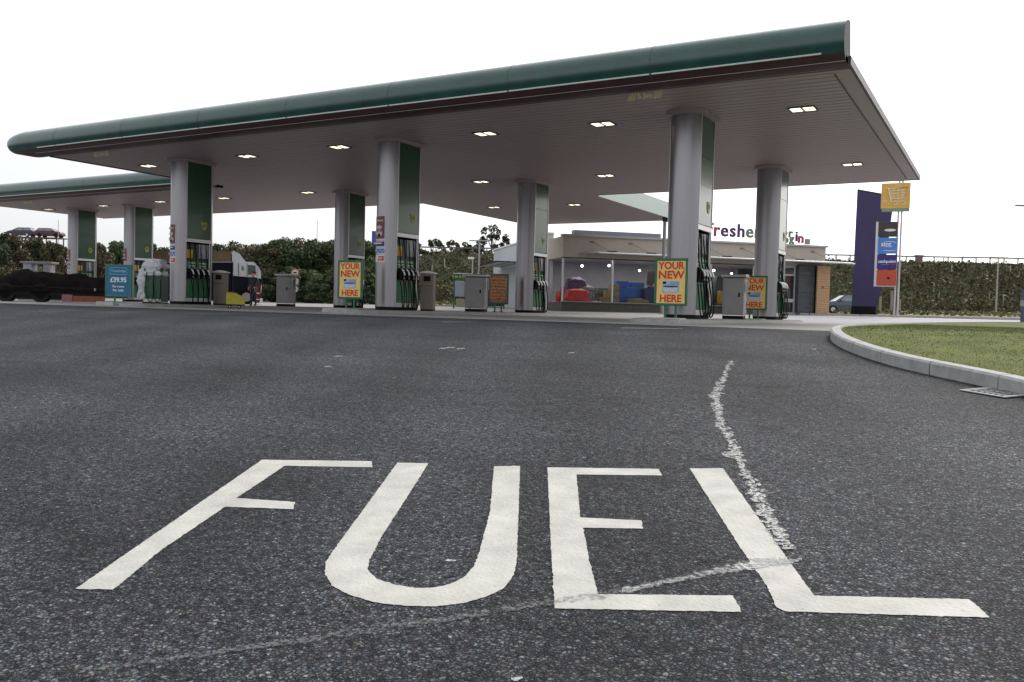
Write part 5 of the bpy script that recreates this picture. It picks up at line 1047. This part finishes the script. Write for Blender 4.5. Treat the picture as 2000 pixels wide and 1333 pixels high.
# trees
def tree(px,D,ptop,wpx,m,label,n=2600,crown0=.15,zbase=None,name='tree',sparse=0,leaf=.3):
    g=ground_at(px,D); zb=g.z if zbase is None else zbase; H=atD(px,ptop,D).z-zb; Wd=wpx/FPX*D/2
    t=thing(name,label,'tree' if name!='bush' else 'bush',(g.x,g.y,zb-.1),random.uniform(0,6.28),'trees and bushes behind the station')
    pts=[]; nb=22 if not sparse else 30
    cl=[]
    for k in range(nb):
        u=random.random(); zc=H*(crown0+(1-crown0)*(.12+.76*u)); rr=Wd*(1-.5*max(0,u-.5)/.5)*random.uniform(.2,1.0 if not sparse else 1.15); a=random.uniform(0,6.28); cl.append((rr*math.cos(a),rr*math.sin(a),zc,random.uniform(.22,.42)*Wd*(.55 if sparse else 1),random.uniform(.06,.13)*H*(1 if not sparse else .7)))
    cl.append((0,0,H*.88,Wd*.3,H*.1))
    for (cx,cy,cz,rw,rh) in cl:
        q=rng.normal(size=(n//len(cl),3)); q/=np.linalg.norm(q,axis=1)[:,None]; q*=rng.uniform(.35,1.05,len(q))[:,None]**.5; q[:,0]=cx+q[:,0]*rw; q[:,1]=cy+q[:,1]*rw; q[:,2]=cz+q[:,2]*rh; pts.append(q)
    P=np.concatenate(pts); P=P[P[:,2]>.1]
    cloud('crown',P,leaf,m,t)
    mb=MB(); mb.tube([(0,0,0),(.05,0,H*.3),(-.05,.05,H*.6),(0,0,H*.88)],.035*H*.6,7,r2=.01*H)
    for (cx,cy,cz,rw,rh) in cl[:7]: mb.tube([(0,0,cz*.55),(cx*.5,cy*.5,cz*.8),(cx,cy,cz)],.014*H,5,r2=.004*H)
    mb.build('trunk',mat('bark',(.06,.045,.03),.9),t); return t
def wood(x0,x1,D0,D1,topf,n,ms,lab,wpx=70,name='tree'):
    for k in range(n):
        px=x0+(x1-x0)*(k+.5)/n+random.uniform(-8,8); D_=random.uniform(D0,D1)
        tree(px,D_,topf(px)+random.uniform(-7,9),random.uniform(.8,1.3)*wpx,random.choice(ms),lab[0]+' '+lab[1][k%len(lab[1])]+f', number {k+1} from the left' if False else lab(k,n),n=7500,crown0=.0,name=name,leaf=.17)
ordn=['first','second','third','fourth','fifth','sixth','seventh','eighth','ninth','tenth','eleventh','twelfth','thirteenth','fourteenth','fifteenth']
wood(425,740,76,86,lambda x: 468-6*math.sin((x-420)/100)+ (6 if x<460 else 0),15,[lf_brown,lf_green,lf_brown,lf_dark],lambda k,n:f'bushy tree, {ordn[k]} from the left in the tall hedge behind the lorry and lone bin',88)
wood(425,740,66,71,lambda x: 520,8,[lf_green,lf_dark],lambda k,n:f'low dark green bush, {ordn[k]} from the left at the hedge foot behind the lone bin',75,'bush')
wood(-60,135,70,84,lambda x: (459 if x<80 else 471)-5*math.sin((x+20)/30.),10,[lf_brown,lf_brown,lf_dark],lambda k,n:f'brown autumn tree, {ordn[k]} from the left behind the dark trailer',62)
wood(-50,135,60,66,lambda x: 525,5,[lf_brown,lf_green],lambda k,n:f'low brownish bush, {ordn[k]} from the left behind the truck-fuel shelter',90,'bush')
wood(185,335,72,82,lambda x: 474,5,[lf_dark,lf_green,lf_brown],lambda k,n:f'small tree, {ordn[k]} from the left between the wing columns and wrapped pump',60)
for k,(px,top,w,m_) in enumerate(((848,464,52,lf_dark),(880,467,46,lf_brown),(905,470,46,lf_dark),(957,434,62,lf_dark),(985,455,44,lf_dark),(928,476,40,lf_brown))):
    tree(px,112,top,w,m_,['dark tree above the barrier just right of the middle column','low brown tree on the embankment skyline, second right of the middle column','dark tree on the embankment skyline left of the white van','tallest open-branched tree on the skyline left of the shop','dark tree on the skyline just left of the shop wing','small bush on the skyline by the white van'][k],n=2400,crown0=.0,zbase=5.6,sparse=1,leaf=.2)
tree(800,96,470,60,lf_green,'green tree partly hidden behind the middle poster column',zbase=6)
# grass tufts at the foot of the bank
N=9000; l=rng.uniform(-45,60,N); d=rng.uniform(60,88,N); P=np.array([(*camxy(a,b),G(*camxy(a,b))+rng.uniform(.03,.3)) for a,b in zip(l,d)]); keep=P[:,1]>58; cloud('rough_grass_tufts',P[keep],.22,leafmat('tuft_leaves',[(.06,.09,.025),(.12,.13,.05),(.2,.18,.09)]),None,'stuff','tufts of long grass at the foot of the embankment','grass')
# wooden posts by the trolley sign
for k,(px,h) in enumerate(((1719,1.4),(1741,1.9),(1757,1.2))):
    g=ground_at(px,70); o=MB().box((0,0,h/2),(.16,.16,h),bev=.02).build('fence_post',mat('old_wood',(.3,.26,.2),.8),None,(g.x,g.y,g.z)); tag(o,['short pale wooden post right of the purple tower','thick wooden post behind the trolley sign pole','small wooden post just right of the trolley sign pole'][k],'post',group='wooden posts by the verge')
# two birds in the sky
for (px,py,D_) in ((1886,380,70),):
    p=atD(px,py,D_); t=thing('bird','tiny dark bird high in the white sky at the right','bird',tuple(p),.4); mb=MB(); mb.add([(-.16,0,.05),(0,.05,0),(.16,0,.06),(0,-.04,-.01),(0,0,.03)],[(0,1,4),(1,2,4),(2,3,4),(3,0,4),(0,3,1),(1,3,2)]); mb.build('body',dark,t)
